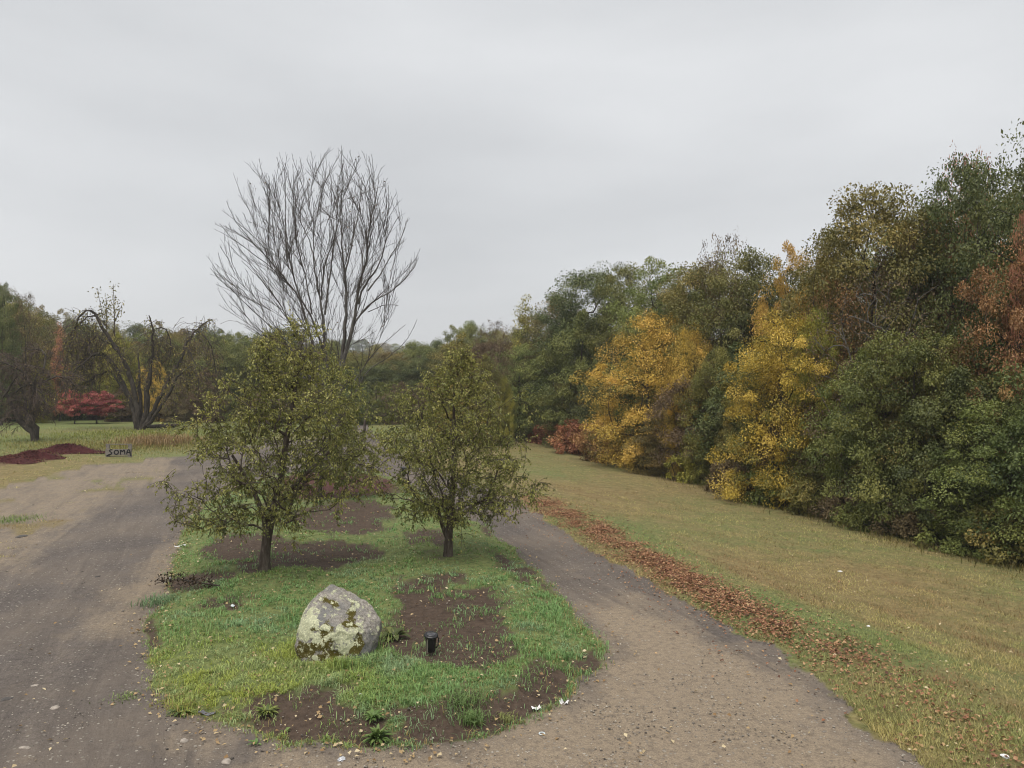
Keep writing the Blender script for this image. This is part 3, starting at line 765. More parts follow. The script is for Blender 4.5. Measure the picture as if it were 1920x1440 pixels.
# right-hand woods: (name, prototype, px, metres behind the edge, top row, width px, leaf, label)
R_TREES = [
 ('maple_tree','slim',985,6,556,95,'lime','slender yellow-green tree peaking at the far end of the right woods'),
 ('oak_tree','edge_a',1035,3.5,640,130,'green','dense dark green tree at the far corner of the right woods, foliage to the ground'),
 ('oak_tree','edge_b',1092,4,585,150,'green','broad green tree just left of the first golden tree'),
 ('oak_tree','oak_a',1042,10,560,130,'olive','rounded olive tree behind the far corner of the right woods'),
 ('oak_tree','oak_b',1105,11,508,170,'deep','tall dark oak with a round top above the far end of the right woods'),
 ('oak_tree','oak_a',1175,11,500,150,'green','tall green oak between the dark round oak and the highest middle crown'),
 ('oak_tree','oak_c',1240,9,482,170,'green','highest green oak standing behind the first golden tree'),
 ('oak_tree','oak_b',1318,9,494,170,'olive','olive green oak behind the gap between the two golden trees'),
 ('maple_tree','open',1356,10,440,110,'brown','thin half-bare brownish treetop poking above the middle oaks'),
 ('oak_tree','oak_a',1412,8,476,190,'green','broad green oak left of the tall yellow treetop'),
 ('maple_tree','oak_c',1488,7,452,120,'gold','tall golden yellow treetop rising behind the second golden tree'),
 ('maple_tree','layer_a',1222,0.4,585,205,'gold','golden orange tree with drooping layers, first of the two golden trees'),
 ('maple_tree','layer_b',1300,1.6,602,105,'gold','narrower orange-gold tree against the right side of the first golden tree'),
 ('oak_tree','edge_a',1345,2.0,640,110,'olive','olive tree filling the space between the two golden trees'),
 ('maple_tree','layer_b',1468,0.2,576,205,'yellow','bright yellow tree with layered sprays, second of the two golden trees'),
 ('maple_tree','layer_a',1530,1.6,575,105,'lime','yellow-green tree leaning out of the bright yellow tree'),
 ('oak_tree','oak_b',1635,6,368,235,'olive','wide olive brown oak under the skyline dip, left of the tallest oak'),
 ('oak_tree','oak_a',1560,8,440,150,'olive','smaller olive oak at the left shoulder of the wide olive brown oak'),
 ('oak_tree','oak_c',1730,8,385,140,'brown','thin brown-leaved tree between the wide olive oak and the tallest oak'),
 ('oak_tree','oak_a',1815,7,305,200,'deep','tall dark green oak stepping up to the right frame edge'),
 ('oak_tree','oak_b',1940,5,268,240,'deep','tallest dark green oak at the right frame edge'),
 ('maple_tree','open',1812,8.5,280,110,'salmon','sparse pale orange treetop against the sky beside the tallest oaks'),
 ('maple_tree','bare',1650,3.2,500,230,'brown','dark half-bare tree with a tangle of twigs under the wide olive oak'),
 ('maple_tree','open',1575,3.5,515,130,'orange','small rusty pink tree at the left of the dark half-bare tree'),
 ('maple_tree','oak_b',1912,2.6,470,170,'orange','rusty orange tree at the right frame edge'),
 ('maple_tree','open',1930,2.4,392,80,'salmon','salmon pink leafy branch tree high at the right frame edge'),
 ('maple_tree','edge_a',1985,3.2,560,150,'orange','orange tree cut off by the right frame edge'),
 ('oak_tree','edge_b',1625,1.4,655,160,'green','green tree right of the bright yellow tree with low spreading boughs'),
 ('oak_tree','edge_a',1705,1.0,600,230,'green','large bushy green tree in the middle of the right woods front'),
 ('oak_tree','edge_b',1800,0.8,690,210,'deep','dark green bushy tree left of the rightmost green tree'),
 ('oak_tree','edge_a',1890,0.5,735,230,'green','rightmost bushy green tree at the foot of the rusty orange tree'),
 ('oak_tree','edge_b',2010,0.6,600,250,'deep','dark green tree cut off at the lower right of the woods'),
 ('oak_tree','edge_a',1262,0.4,755,130,'olive','low olive tree in front of the orange-gold tree'),
 ('oak_tree','edge_b',1385,1.0,730,90,'olive','low olive tree left of the bright yellow tree'),
 ('oak_tree','edge_b',1556,1.0,770,100,'green','low green tree at the right foot of the bright yellow tree'),
]
for (nm, key, px, back, ytop, w, mat, lb) in R_TREES:
    d = edge_d(px) + back + 1.2
    place_tree(nm, key, px, d, ytop, w * (1.25 if key.startswith('oak') else 1.15), mat, lb, group='trees of the right woods')
R_BUSH = [
 (1034,-2.6,794,80,'bush_b','rust','red-brown bush farthest along the edge of the right woods'),
 (1084,-3.2,790,90,'bush_a','rust','rusty red bush in the middle of the red bush row'),
 (1136,-3.4,790,90,'bush_b','orange','orange-brown bush nearest in the red bush row'),
 (1180,0.2,800,75,'bush_a','lime','yellow-green bush under the first golden tree'),
 (1245,0.2,815,95,'bush_b','olive','olive bush at the foot of the orange-gold tree'),
 (1310,0.2,835,90,'bush_a','lime','yellowish bush between the golden trees at grass level'),
 (1372,0.1,862,90,'bush_b','brown','brown bush left of the round green bush'),
 (1452,0.0,868,120,'bush_a','green','round green bush on the grass under the bright yellow tree'),
 (1530,0.2,895,100,'bush_b','olive','olive bush right of the round green bush'),
 (1590,0.2,905,95,'bush_a','brown','brownish bush with a few yellow leaves at the woods foot'),
 (1650,0.2,915,110,'bush_b','green','green bush in front of the large bushy green tree'),
 (1715,0.3,935,110,'bush_a','brown','brown and green bush before the dark hollow in the woods'),
 (1835,0.2,945,150,'bush_b','green','green sapling bush right of the dark hollow in the woods'),
 (1910,0.0,940,150,'bush_a','olive','olive sapling bush at the lower right frame edge'),
]
for (px, back, ytop, w, key, mat, lb) in R_BUSH:
    place_tree('woodland_bush', key, px, edge_d(px) + back + 0.9, ytop, w * 1.1, mat, lb, 'bush', 'bushes along the right woods')
# rows deeper in the wood, seen only through gaps
for i, px in enumerate(range(1010, 2200, 75)):
    d = edge_d(px) + 13 + random.uniform(0, 4)
    yt = np.interp(px, [1000,1250,1400,1520,1640,1800,1950,2200], [600,520,510,520,440,360,300,280]) + random.uniform(0, 40)
    mat = random.choice(['deep','green','olive'])
    place_tree('woodland_tree', random.choice(['oak_a','oak_c','oak_b']), px, d, yt, 7.5 / d * F, mat,
               ADJ[mat] + ' tree deeper inside the right woods, ' + near(px), group='trees inside the right woods')
for i, px in enumerate(range(1020, 2150, 62)):
    d = edge_d(px) + 4.5 + random.uniform(0, 2)
    mat = random.choice(['deep','deep','brown','olive'])
    place_tree('woodland_bush', random.choice(['edge_a','edge_b']), px, d, 720 - (1.2 + random.random()) / d * F, 6.0 / d * F, mat,
               'shaded ' + ADJ[mat] + ' undergrowth inside the right woods, ' + near(px), 'bush', 'undergrowth bushes inside the right woods')

# far tree line across the middle and left
sky_x = [-250,0,60,150,250,350,450,560,640,720,800,850,890,950,1010]
sky_y = [480,528,565,592,602,600,606,622,640,640,630,608,598,612,600]
for row, (d0, dy, sp) in enumerate(((96, 0, 40), (112, -2, 42), (135, -3, 46))):
    for px in range(-260, 1000, sp):
        d = d0 + random.uniform(-5, 5) - 14 * max(0, (px - 760) / 200) * (row == 0) - 10 * (px < 60)
        yt = np.interp(px, sky_x, sky_y) + [34, 14, 2][row] + random.uniform(-6, 12)
        mat = random.choices(['deep','green','olive','brown','lime'], [4, 5, 4, 1.2, 0.6])[0]
        place_tree('treeline_tree', random.choice(['oak_a','oak_b','oak_c','edge_a']), px + random.uniform(-12, 12), d, yt, random.uniform(95, 135) * 100 / d, mat,
                   ADJ[mat] + (' front-row', ' middle-row', ' back-row')[row] + ' distant tree, ' + where(px), group='distant tree line beyond the field')
for px in range(-250, 990, 40):
    d = 88 + random.uniform(-3, 4) - 12 * max(0, (px - 780) / 200)
    mat = random.choice(['deep','olive','brown','brown','green'])
    place_tree('treeline_bush', random.choice(['edge_a','bush_a','bush_b','edge_b']), px, d, random.uniform(715, 745), random.uniform(60, 90), mat,
               'low ' + ADJ[mat] + ' distant scrub bush, ' + where(px), 'bush', 'scrub at the foot of the distant tree line')
for px in range(380, 960, 20):
    d = 560 + random.uniform(-50, 60)
    x = (px - 960) / F * d
    yt = 656 - random.uniform(0, 8) - 14 * math.exp(-((px - 670) / 90) ** 2)
    place_tree('hill_tree', random.choice(['oak_a','oak_b','oak_c']), px, d, yt, random.uniform(36, 48), random.choice(['deep','olive','green']),
               'hazy tree on the far hill, ' + where(px), group='trees on the far hazy hill')
FAR = [
 ('maple_tree','slim',862,60,626,110,'lime','pointed yellow tree standing behind the right fruit tree'),
 ('maple_tree','edge_a',835,66,690,70,'lime','yellowish small tree left of the pointed yellow tree'),
 ('maple_tree','layer_a',945,66,705,42,'lime','small yellow-green tree low at the far corner of the woods'),
 ('oak_tree','edge_b',912,66,665,80,'olive','olive tree between the pointed yellow tree and the woods corner'),
 ('oak_tree','open',925,72,600,80,'brown','thin half-bare tree at the far corner of the woods'),
 ('oak_tree','oak_c',2,78,530,80,'deep','dark green tree rising at the left frame edge'),
 ('maple_tree','open',48,80,548,64,'brown','thin brownish treetop beside the dark tree at the left frame edge'),
 ('maple_tree','slim',112,86,605,46,'salmon','small orange tree above the leaning old tree'),
 ('maple_tree','edge_a',68,82,648,60,'lime','yellow-green tree behind the leaning old tree'),
 ('maple_tree','edge_b',225,88,625,80,'lime','yellow-green tree seen through the many-stemmed old tree'),
 ('maple_tree','layer_b',288,86,672,60,'gold','golden tree seen between the stems of the many-stemmed old tree'),
 ('maple_tree','edge_a',330,84,700,60,'brown','brown bushy tree right of the many-stemmed old tree'),
 ('maple_tree','edge_b',390,84,690,80,'brown','brownish tree between the many-stemmed tree and the left fruit tree'),
]
for (nm, key, px, d, yt, w, mat, lb) in FAR: place_tree(nm, key, px, d, yt, w, mat, lb)
place_tree('red_bush', 'redbush', 140, 80, 730, 56, 'red', 'smaller scarlet bush, left of the red pair', 'bush', 'red bushes by the far field edge')
place_tree('red_bush', 'redbush', 182, 81, 731, 74, 'red', 'larger umbrella-shaped scarlet bush, right of the red pair', 'bush', 'red bushes by the far field edge')

# ---- trees drawn stem by stem
def px_curve(pts, d, depth):
    """photo-pixel stem to a 3-D polyline: depth wanders away from the trunk's distance"""
    return [np.array(ray(p[0], p[1], d)) + np.array([0, depth * (i / max(1, len(pts) - 1)) ** 1.3, 0]) for i, p in enumerate(pts)]

def resample(P, step):
    P = np.array(P); s = np.concatenate([[0], np.cumsum(np.linalg.norm(np.diff(P, axis=0), axis=1))])
    n = max(3, int(s[-1] / step)); t = np.linspace(0, s[-1], n)
    Q = np.column_stack([np.interp(t, s, P[:, k]) for k in range(3)])
    for _ in range(2): Q[1:-1] = (Q[:-2] + 2 * Q[1:-1] + Q[2:]) / 4
    return Q

def side_branches(Q, rad, spacing, lens, rootr, lvl, out, up=0.35, ang=0.75, start=0.25, droop=0.0, tips=None):
    s = np.concatenate([[0], np.cumsum(np.linalg.norm(np.diff(Q, axis=0), axis=1))]); T = s[-1]
    t = start * T; phase = rng.uniform(0, 6.28)
    while t < T * 0.985:
        u = t / T; i = min(len(Q) - 2, int(np.searchsorted(s, t)) - 1); i = max(i, 0)
        p = Q[i] + (Q[i+1] - Q[i]) * ((t - s[i]) / max(s[i+1] - s[i], 1e-6))
        d = Q[i+1] - Q[i]; d /= np.linalg.norm(d) + 1e-9
        phase += 2.4 + rng.normal(0, 0.5)
        a = np.cross(d, [0.3, 0.2, 1.0]); a /= np.linalg.norm(a) + 1e-9; b = np.cross(d, a)
        side = a * math.cos(phase) + b * math.sin(phase)
        dr = d * math.cos(ang) + side * math.sin(ang); dr[2] += up * 0.25
        L = lens * (1.05 - 0.75 * u) * rng.uniform(0.6, 1.3); m = 5 if L > 1 else 4
        pts = [p]; v = dr / np.linalg.norm(dr)
        for k in range(m):
            v = v + np.array([0, 0, up * 0.30 - droop * (k + 1) * 0.35]) + rng.normal(size=3) * 0.06; v /= np.linalg.norm(v)
            pts.append(pts[-1] + v * L / m)
        pts = np.array(pts); r0 = min(rootr, 0.6 * np.interp(t, s, rad)); rr = np.linspace(r0, max(0.0035, r0 * 0.35), len(pts))
        out.append((pts, rr, 4 if r0 > 0.015 else 3))
        if tips is not None: tips.append(pts)
        if lvl > 0: side_branches(pts, rr, spacing * 0.60, L * 0.36, r0 * 0.6, lvl - 1, out, up, ang, 0.22, droop, tips)
        t += spacing * rng.uniform(0.5, 1.5)

def bare_tree():
    global rng; rng = np.random.default_rng(77)
    d = 43.0; gx, gy = (628 - 960) / F * d, d; gz = tz(gx, gy)
    stems = [  # photo polyline, base radius, depth swing
     ([(634,872),(636,780),(638,700),(644,640),(648,560),(647,527),(639,472),(637,397),(637,286)], 0.27, 0.5),
     ([(640,690),(657,635),(670,580),(678,534),(693,495),(699,433),(719,358),(716,306)], 0.15, -1.8),
     ([(650,650),(663,602),(690,567),(739,537),(768,498),(789,455)], 0.10, 1.8),
     ([(618,872),(614,760),(611,632),(603,563),(593,498),(593,446),(595,380),(585,318)], 0.20, -1.0),
     ([(612,740),(592,670),(575,612),(556,550),(539,491),(523,446),(507,413),(490,364),(480,318)], 0.13, 1.5),
     ([(608,660),(585,589),(543,527),(500,491),(458,459),(422,415)], 0.09, -2.2),
     ([(606,720),(570,660),(543,612),(507,553),(468,511),(430,480),(407,455)], 0.09, 2.4),
     ([(604,740),(545,650),(500,602),(458,560),(419,521),(389,480)], 0.085, -1.5),
     ([(604,750),(530,660),(470,610),(432,576),(388,545)], 0.07, 2.0),
     ([(539,491),(537,462),(537,413),(540,350),(537,295)], 0.06, -0.6),
     ([(644,527),(654,478),(667,407),(673,348),(677,300)], 0.08, 1.2),
     ([(609,590),(618,511),(621,462),(628,400),(612,330),(600,288)], 0.08, 1.6),
     ([(672,570),(680,544),(719,498),(735,433),(740,338)], 0.08, -2.0),
     ([(690,545),(715,505),(745,440),(763,372)], 0.06, 2.2),
     ([(640,800),(683,700),(729,671),(765,642),(797,580)], 0.06, -1.0),
     ([(660,720),(700,660),(745,615),(770,590)], 0.045, 1.5),
     ([(690,585),(730,573),(766,582)], 0.03, -2.4),
     ([(585,589),(575,520),(560,450),(562,380),(566,300)], 0.06, -1.8),
     ([(603,563),(610,500),(640,440),(655,380),(657,272)], 0.07, -2.4),
     ([(556,550),(520,500),(480,455),(455,415),(450,372)], 0.055, -2.6),
     ([(699,433),(702,380),(695,330)], 0.035, 0.8),
     ([(678,534),(676,470),(682,400),(690,320)], 0.05, 2.6),
     ([(593,498),(575,440),(545,390),(515,340),(512,312)], 0.05, 2.2)]
    ch = []; rng2 = 0
    for pts, r0, dep in stems:
        Q = resample(px_curve(pts, d, dep), 0.35); u = np.linspace(0, 1, len(Q))
        Q[2:-1] += rng.normal(size=(len(Q) - 3, 3)) * 0.018
        Q = Q[:max(4, int(len(Q) * 0.93))]; u = np.linspace(0, 1, len(Q))
        rad = 0.011 + (r0 * 0.82 - 0.011) * (1 - u) ** 1.45
        if r0 > 0.17: rad[0] *= 1.35; Q[0, 2] = gz - 0.15
        ch.append((Q, rad, 8 if r0 > 0.1 else 6))
    # boughs that fan out from the stems to fill the crown, each with its own fine twigs
    rows = [(283,575,690),(300,520,715),(330,440,740),(380,425,768),(440,405,788),(500,392,790),(560,392,772),(610,440,735),(650,520,705)]
    ys, xl, xr = (np.array([r[k] for r in rows], float) for k in range(3)); tg = []
    while len(tg) < 760:
        y = rng.uniform(283, 650); l, r = np.interp(y, ys, xl), np.interp(y, ys, xr); hw = (r - l) / 2
        if rng.random() > hw / 200 * (1.0 if y < 540 else 0.55): continue
        a = rng.uniform(0, 2*np.pi); rr = rng.random() ** 0.5
        q = np.array(ray((l + r) / 2 + hw * rr * math.cos(a), y, d)); q[1] += hw / F * d * 0.8 * rr * math.sin(a); tg.append(q)
    NP = np.concatenate([c[0][3:] for c in ch]); NR = np.concatenate([c[1][3:] for c in ch]); ND = np.concatenate([np.gradient(c[0], axis=0)[3:] for c in ch])
    root = np.array([gx, gy, gz + 3.0]); tg.sort(key=lambda q: np.linalg.norm(q - root)); twigs = []
    for t in tg:
        v = t - NP; dd = np.linalg.norm(v, axis=1) + 1e-6; ndn = ND / (np.linalg.norm(ND, axis=1)[:, None] + 1e-9)
        ca = np.sum(v * ndn, axis=1) / dd
        cost = dd * (1 + 5.0 * np.maximum(0, 0.93 - ca)) + 1.5 * np.maximum(0, NP[:, 2] - t[2] + 0.35 * dd) + 2.0 * np.maximum(0, 1.9 - dd)
        j = int(np.argmin(cost)); p0 = NP[j]; L = dd[j]
        ctrl = p0 + ndn[j] * L * 0.42 + (t - p0) * 0.12; ctrl[:2] = ctrl[:2] * 0.8 + t[:2] * 0.2
        u = np.linspace(0, 1, max(4, int(L / 0.35)))[:, None]; Q = (1-u)**2 * p0 + 2*u*(1-u) * ctrl + u*u * t; Q[1:-1] += rng.normal(size=(len(Q) - 2, 3)) * 0.018
        r0 = min(0.026, NR[j] * 0.7); rr = np.linspace(max(r0, 0.011), 0.007, len(Q)); twigs.append((Q, rr, 4))
        NP = np.concatenate([NP, Q[1:]]); NR = np.concatenate([NR, rr[1:]]); ND = np.concatenate([ND, np.gradient(Q, axis=0)[1:]])
    for Q, rad, _ in list(ch): side_branches(Q, rad, 0.38, 0.85, 0.010, 0, ch, up=0.45, ang=0.55, start=0.40)
    ch += twigs
    for Q, rr, _ in twigs: side_branches(Q, rr, 0.24, 0.70, 0.008, 0, ch, up=0.45, ang=0.55, start=0.15)
    e = empty('bare_tree', (gx, gy, gz)); tag(e, 'tall leafless grey tree with a fan of upright branches', 'tree')
    o = np.array([gx, gy, gz])
    V, Q = tubes_np([c for c in ch if c[1][0] > 0.031]); me = fast_mesh('bare_trunk', V - o, Q, smooth=True); link('trunk', me, BARKG, e)
    V, Q = tubes_np([(p, np.maximum(r, 0.0058), n) for p, r, n in ch if r[0] <= 0.031]); me = fast_mesh('bare_twigs', V - o, Q); link('crown', me, TWIG, e)
    # the few leaves that hang on
    pts = np.array([c[0][-1] for c in ch if c[1][0] <= 0.031]); pick = rng.random(len(pts)) < 0.008; P = pts[pick] + rng.normal(size=(pick.sum(), 3)) * 0.05
    n = len(P); V, T = leaf_arrays(P, runit(n, -0.8), runit(n), np.full(n, 0.13), np.full(n, 0.08))
    me = fast_mesh('bare_leaves', V - o, T, {'var': np.repeat(rng.random(n), 4)}); link('leaves', me, LEAF['brown'], e)

def old_tree():
    global rng; rng = np.random.default_rng(78)
    b = at(262, 806); d = b.y
    stems = [
     ([(258,806),(253,780),(231,733),(209,682),(181,661),(144,671),(101,711)], 0.26, 1.5, 1),
     ([(261,806),(260,776),(249,715),(224,653),(202,624),(188,588),(173,576),(159,599),(144,635)], 0.27, -1.2, 1),
     ([(262,806),(263,770),(256,715),(249,661)], 0.24, 1.0, 0),
     ([(264,806),(273,776),(282,715),(289,661),(292,617),(285,592)], 0.27, -0.6, 1),
     ([(263,806),(271,770),(267,715),(278,668),(288,650)], 0.16, 1.6, 1),
     ([(266,806),(278,787),(311,718),(332,686),(343,650),(361,617),(392,597)], 0.22, 0.8, 1),
     ([(268,806),(289,782),(314,754),(347,697),(375,686)], 0.18, -1.4, 1),
     ([(209,682),(190,655),(160,690),(130,740)], 0.10, -2.0, 1),
     ([(231,733),(205,690),(170,700),(120,735)], 0.10, 2.0, 1),
     ([(224,653),(200,640),(170,625),(150,660),(145,700)], 0.09, 1.0, 1),
     ([(188,588),(170,590),(150,610),(135,655),(130,700)], 0.07, -1.0, 1),
     ([(292,617),(305,607),(315,625),(318,660)], 0.06, 0.6, 1),
     ([(361,617),(378,622),(392,650),(398,700)], 0.06, 0.9, 1),
     ([(343,650),(360,655),(372,690),(380,730)], 0.06, -0.9, 1)]
    ch, tips, SH = [], [], []
    for pts, r0, dep, wp in stems:
        Q = resample(px_curve(pts, d, dep), 0.5); u = np.linspace(0, 1, len(Q)); Q[1:-1] += rng.normal(size=(len(Q) - 2, 3)) * 0.06
        rad = 0.04 + (r0 - 0.04) * (1 - u) ** 0.8; ch.append((Q, rad, 8))
        if wp: side_branches(Q, rad, 0.22, 2.8, 0.026, 1, ch, up=0.15, ang=0.9, start=0.42, droop=0.75, tips=tips)
    # clogged tangles of hanging twigs
    for (px, py, n, sp) in ((158,640,170,1.4),(150,690,80,1.7),(290,650,90,0.9),(372,640,90,1.3),(215,670,40,1.8)):
        c0 = np.array(ray(px, py, d))
        for _ in range(n):
            p = c0 + rng.normal(size=3) * sp * 0.6 + [0, 0, 0.6]; v = runit(1, 0.1)[0]; pts = [p]
            for k in range(5): v = v + [0, 0, -0.32] + rng.normal(size=3) * 0.2; v /= np.linalg.norm(v); pts.append(pts[-1] + v * 0.42)
            ch.append((np.array(pts), np.linspace(0.018, 0.008, 6), 3)); tips.append(np.array(pts))
    for k in range(7):   # upright shoots with a few leaves
        x0 = rng.uniform(192, 216); x1 = 206 + (x0 - 206) * 1.3 + rng.normal() * 4; yt = rng.uniform(520, 575) + abs(x1 - 206) * 0.8
        q = px_curve([(x0, 630), (x0 + rng.normal() * 3, 600), ((x0 + x1) / 2, (600 + yt) / 2), (x1, yt)], d, rng.normal() * 0.5)
        Q = resample(q, 0.4); ch.append((Q, np.linspace(0.03, 0.012, len(Q)), 4)); SH.append(Q[len(Q)//2:]); side_branches(Q, np.full(len(Q), 0.03), 0.5, 0.7, 0.012, 0, ch, up=0.6, ang=0.5, start=0.4, tips=tips)
    e = empty('old_tree', tuple(b)); o = np.array(b); tag(e, 'old many-stemmed tree with dark drooping branches behind the wooden sign', 'tree')
    V, Q = tubes_np([c for c in ch if c[1][0] > 0.03]); link('trunk', fast_mesh('old_trunk', V - o, Q, smooth=True), BARK, e)
    V, Q = tubes_np([(p, np.maximum(r, 0.015), n) for p, r, n in ch if r[0] <= 0.03]); link('crown', fast_mesh('old_twigs', V - o, Q), TWIGB, e)
    P = np.concatenate([t[rng.integers(1, len(t), 2)] for t in tips]) ; P = P[rng.random(len(P)) < 0.75] ; P = P + rng.normal(size=P.shape) * 0.12
    for q in SH: P = np.concatenate([P, q[rng.integers(0, len(q), 60)] + rng.normal(size=(60, 3)) * 0.28])
    n = len(P); L = rng.uniform(0.12, 0.24, n); V, T = leaf_arrays(P, runit(n, -0.7), runit(n), L, L * 0.6)
    link('leaves', fast_mesh('old_leaves', V - o, T, {'var': np.repeat(rng.random(n), 4)}), LEAF['olive'], e)

def leaning_tree():
    global rng; rng = np.random.default_rng(79)
    b = at(66, 828); d = b.y
    stems = [([(66,828),(64,808),(55,800),(40,805),(22,775),(5,745),(-20,715)], 0.30, 0.8, 1), ([(66,828),(66,800),(62,765),(68,735),(80,700)], 0.26, -0.6, 1),
             ([(62,800),(48,790),(38,765),(30,735),(10,700)], 0.16, 1.2, 1), ([(68,740),(50,700),(35,680),(0,680)], 0.10, -1.5, 1), ([(72,725),(95,700),(115,705),(130,730)], 0.08, 1.2, 1),
             ([(30,735),(60,715),(85,730),(105,760)], 0.07, -1.0, 1), ([(5,745),(30,700),(20,670),(-20,665)], 0.08, 1.0, 1), ([(80,700),(88,670),(70,650),(40,655)], 0.08, 0.8, 1)]
    ch, tips = [], []
    for pts, r0, dep, wp in stems:
        Q = resample(px_curve(pts, d, dep), 0.4); u = np.linspace(0, 1, len(Q)); Q[1:-1] += rng.normal(size=(len(Q) - 2, 3)) * 0.05
        rad = 0.03 + (r0 - 0.03) * (1 - u) ** 0.8; ch.append((Q, rad, 8))
        side_branches(Q, rad, 0.13, 2.6, 0.024, 1, ch, up=0.2, ang=0.95, start=0.3, droop=0.4, tips=tips)
    e = empty('leaning_tree', tuple(b)); o = np.array(b); tag(e, 'old leaning tree with a tangle of bare twigs at the left frame edge', 'tree')
    V, Q = tubes_np([c for c in ch if c[1][0] > 0.03]); link('trunk', fast_mesh('leaning_trunk', V - o, Q, smooth=True), BARK, e)
    V, Q = tubes_np([(p, np.maximum(r, 0.014), n) for p, r, n in ch if r[0] <= 0.03]); link('crown', fast_mesh('leaning_twigs', V - o, Q), TWIGB, e)
    P = np.concatenate([t[-2:] for t in tips]); P = P[rng.random(len(P)) < 0.2]; n = len(P); L = rng.uniform(0.08, 0.15, n); V, T = leaf_arrays(P, runit(n, -0.6), runit(n), L, L * 0.6)
    link('leaves', fast_mesh('leaning_leaves', V - o, T, {'var': np.repeat(rng.random(n), 4)}), LEAF['brown'], e)

def fruit_tree(label, base_px, trunk_px, rows, ntg, twn, leafn, rb, seed, mat='apple', lsz=0.058, extra=(), hi=0.0, depth=0.9, bark=BARKA, name='fruit_tree'):
    """rows: (photo row, left column, right column) of the crown's outline"""
    global rng; rng = np.random.default_rng(seed)
    b = at(*base_px); d = b.y; o = np.array(b)
    ys = np.array([r[0] for r in rows], float); xl = np.array([r[1] for r in rows], float); xr = np.array([r[2] for r in rows], float)
    T = []; wmax = (xr - xl).max()
    while len(T) < ntg:
        y = rng.uniform(ys[0], ys[-1]); l = np.interp(y, ys, xl); r = np.interp(y, ys, xr); hw = (r - l) / 2
        if rng.random() > (2 * hw) / wmax + 0.05: continue
        a = rng.uniform(0, 2*np.pi); rr = rng.random() ** 0.42
        lob = 1 + 0.26 * math.sin(3 * a + y * 0.03 + seed) + 0.22 * math.sin(y * 0.09 + seed * 2 + 2 * a)
        px = (l + r) / 2 + hw * rr * math.cos(a) * min(lob, 1.16); dy = hw / F * d * depth * rr * math.sin(a) * lob
        q = np.array(ray(px, y, d)); q[1] += dy; q[0] *= (d + 0.0) / d; T.append(q)
    T += [np.array(ray(px, py, d)) + [0, dy, 0] for (px, py, dy) in extra]
    T = np.array(T)
    trunks = [resample(px_curve(t, d, dp), 0.25) for t, dp in trunk_px]
    trunks[0][0] = o - [0, 0, 0.12]
    A, par, tips = grow(trunks[0], T, bf=0.30, step=0.22, wig=0.10, sag=0.05, down=0.35)
    ch, rad = chains_of(A, par, rb, 0.006); flare(ch, 1.45)
    for Q in trunks[1:]: ch.append((Q, np.linspace(rb * 0.6, 0.03, len(Q)), 8))
    # twigs with leaves
    LP, LD, CV = [], [], []
    zlo, zhi = T[:, 2].min(), T[:, 2].max()
    for i in tips:
        p0 = A[i]; dirp = A[i] - A[par[i]]; dirp /= np.linalg.norm(dirp) + 1e-9
        cv = rng.normal(0.42, 0.16) + hi * (p0[2] - zlo) / (zhi - zlo)
        for k in range(twn):
            v = dirp * 0.5 + runit(1, 0.1)[0]; v /= np.linalg.norm(v); pts = [p0]; L = rng.uniform(0.16, 0.44)
            for s in range(3): v = v + [0, 0, -0.16] + rng.normal(size=3) * 0.12; v /= np.linalg.norm(v); pts.append(pts[-1] + v * L / 3)
            pts = np.array(pts); ch.append((pts, np.array([0.005, 0.0045, 0.004, 0.003]), 3))
            t = rng.uniform(0.15, 1.0, leafn) * 3; j = np.minimum(t.astype(int), 2); fr = (t - j)[:, None]
            LP.append(pts[j] * (1 - fr) + pts[j + 1] * fr); LD.append(np.tile(v, (leafn, 1))); CV.append(np.full(leafn, cv))
    P = np.concatenate(LP); D = np.concatenate(LD) * 0.5 + runit(len(P)) * 0.8 + [0, 0, -0.75]; n = len(P)
    P = P + runit(n) * 0.02
    L = rng.uniform(0.75, 1.3, n) * lsz
    V, Tt = leaf_arrays(P, D, runit(n, 1.1), L, L * rng.uniform(0.42, 0.6, n), 0.12)
    var = np.clip(np.concatenate(CV) + rng.normal(0, 0.17, n), 0, 1)
    e = empty(name, tuple(b)); tag(e, label, 'tree', 'small fruit trees on the island')
    VV, Q = tubes_np([c for c in ch if c[1].max() > 0.02]); link('trunk', fast_mesh('fruit_trunk', VV - o, Q, smooth=True), bark, e)
    VV, Q = tubes_np([c for c in ch if c[1].max() <= 0.02]); link('twigs', fast_mesh('fruit_twigs', VV - o, Q), bark, e)
    link('crown', fast_mesh('fruit_crown', V - o, Tt, {'var': np.repeat(var, 4)}), LEAF[mat], e)

bare_tree(); old_tree(); leaning_tree()
fruit_tree('larger olive green fruit tree left of the boulder end of the island', (495,1070),
           [([(495,1070),(497,1030),(503,985),(513,950),(525,905),(530,850),(540,790),(552,720),(560,650)], 0.2), ([(500,990),(490,940),(470,890),(450,850)], -0.5), ([(513,950),(545,915),(580,880),(610,850)], 0.4)],
           [(608,545,580),(650,475,612),(700,452,650),(740,410,662),(780,362,680),(820,348,692),(860,345,695),(900,355,690),(930,368,640),(960,350,590),(985,360,540)],
           540, 7, 9, 0.11, 201, extra=[(305,905,0.2),(318,898,-0.3),(335,970,0.2),(318,975,0.4),(350,940,-0.6),(520,622,0.1),(548,598,0),(585,612,-0.2),(480,640,0.2),(600,640,0.3),(640,690,0.2),(440,715,0),(400,752,-0.2),(660,930,0.3),(690,880,0.4),(715,870,0.2),(700,895,-0.2),(640,955,-0.5),(575,975,-0.9),(565,1000,-0.7)], hi=0.16)
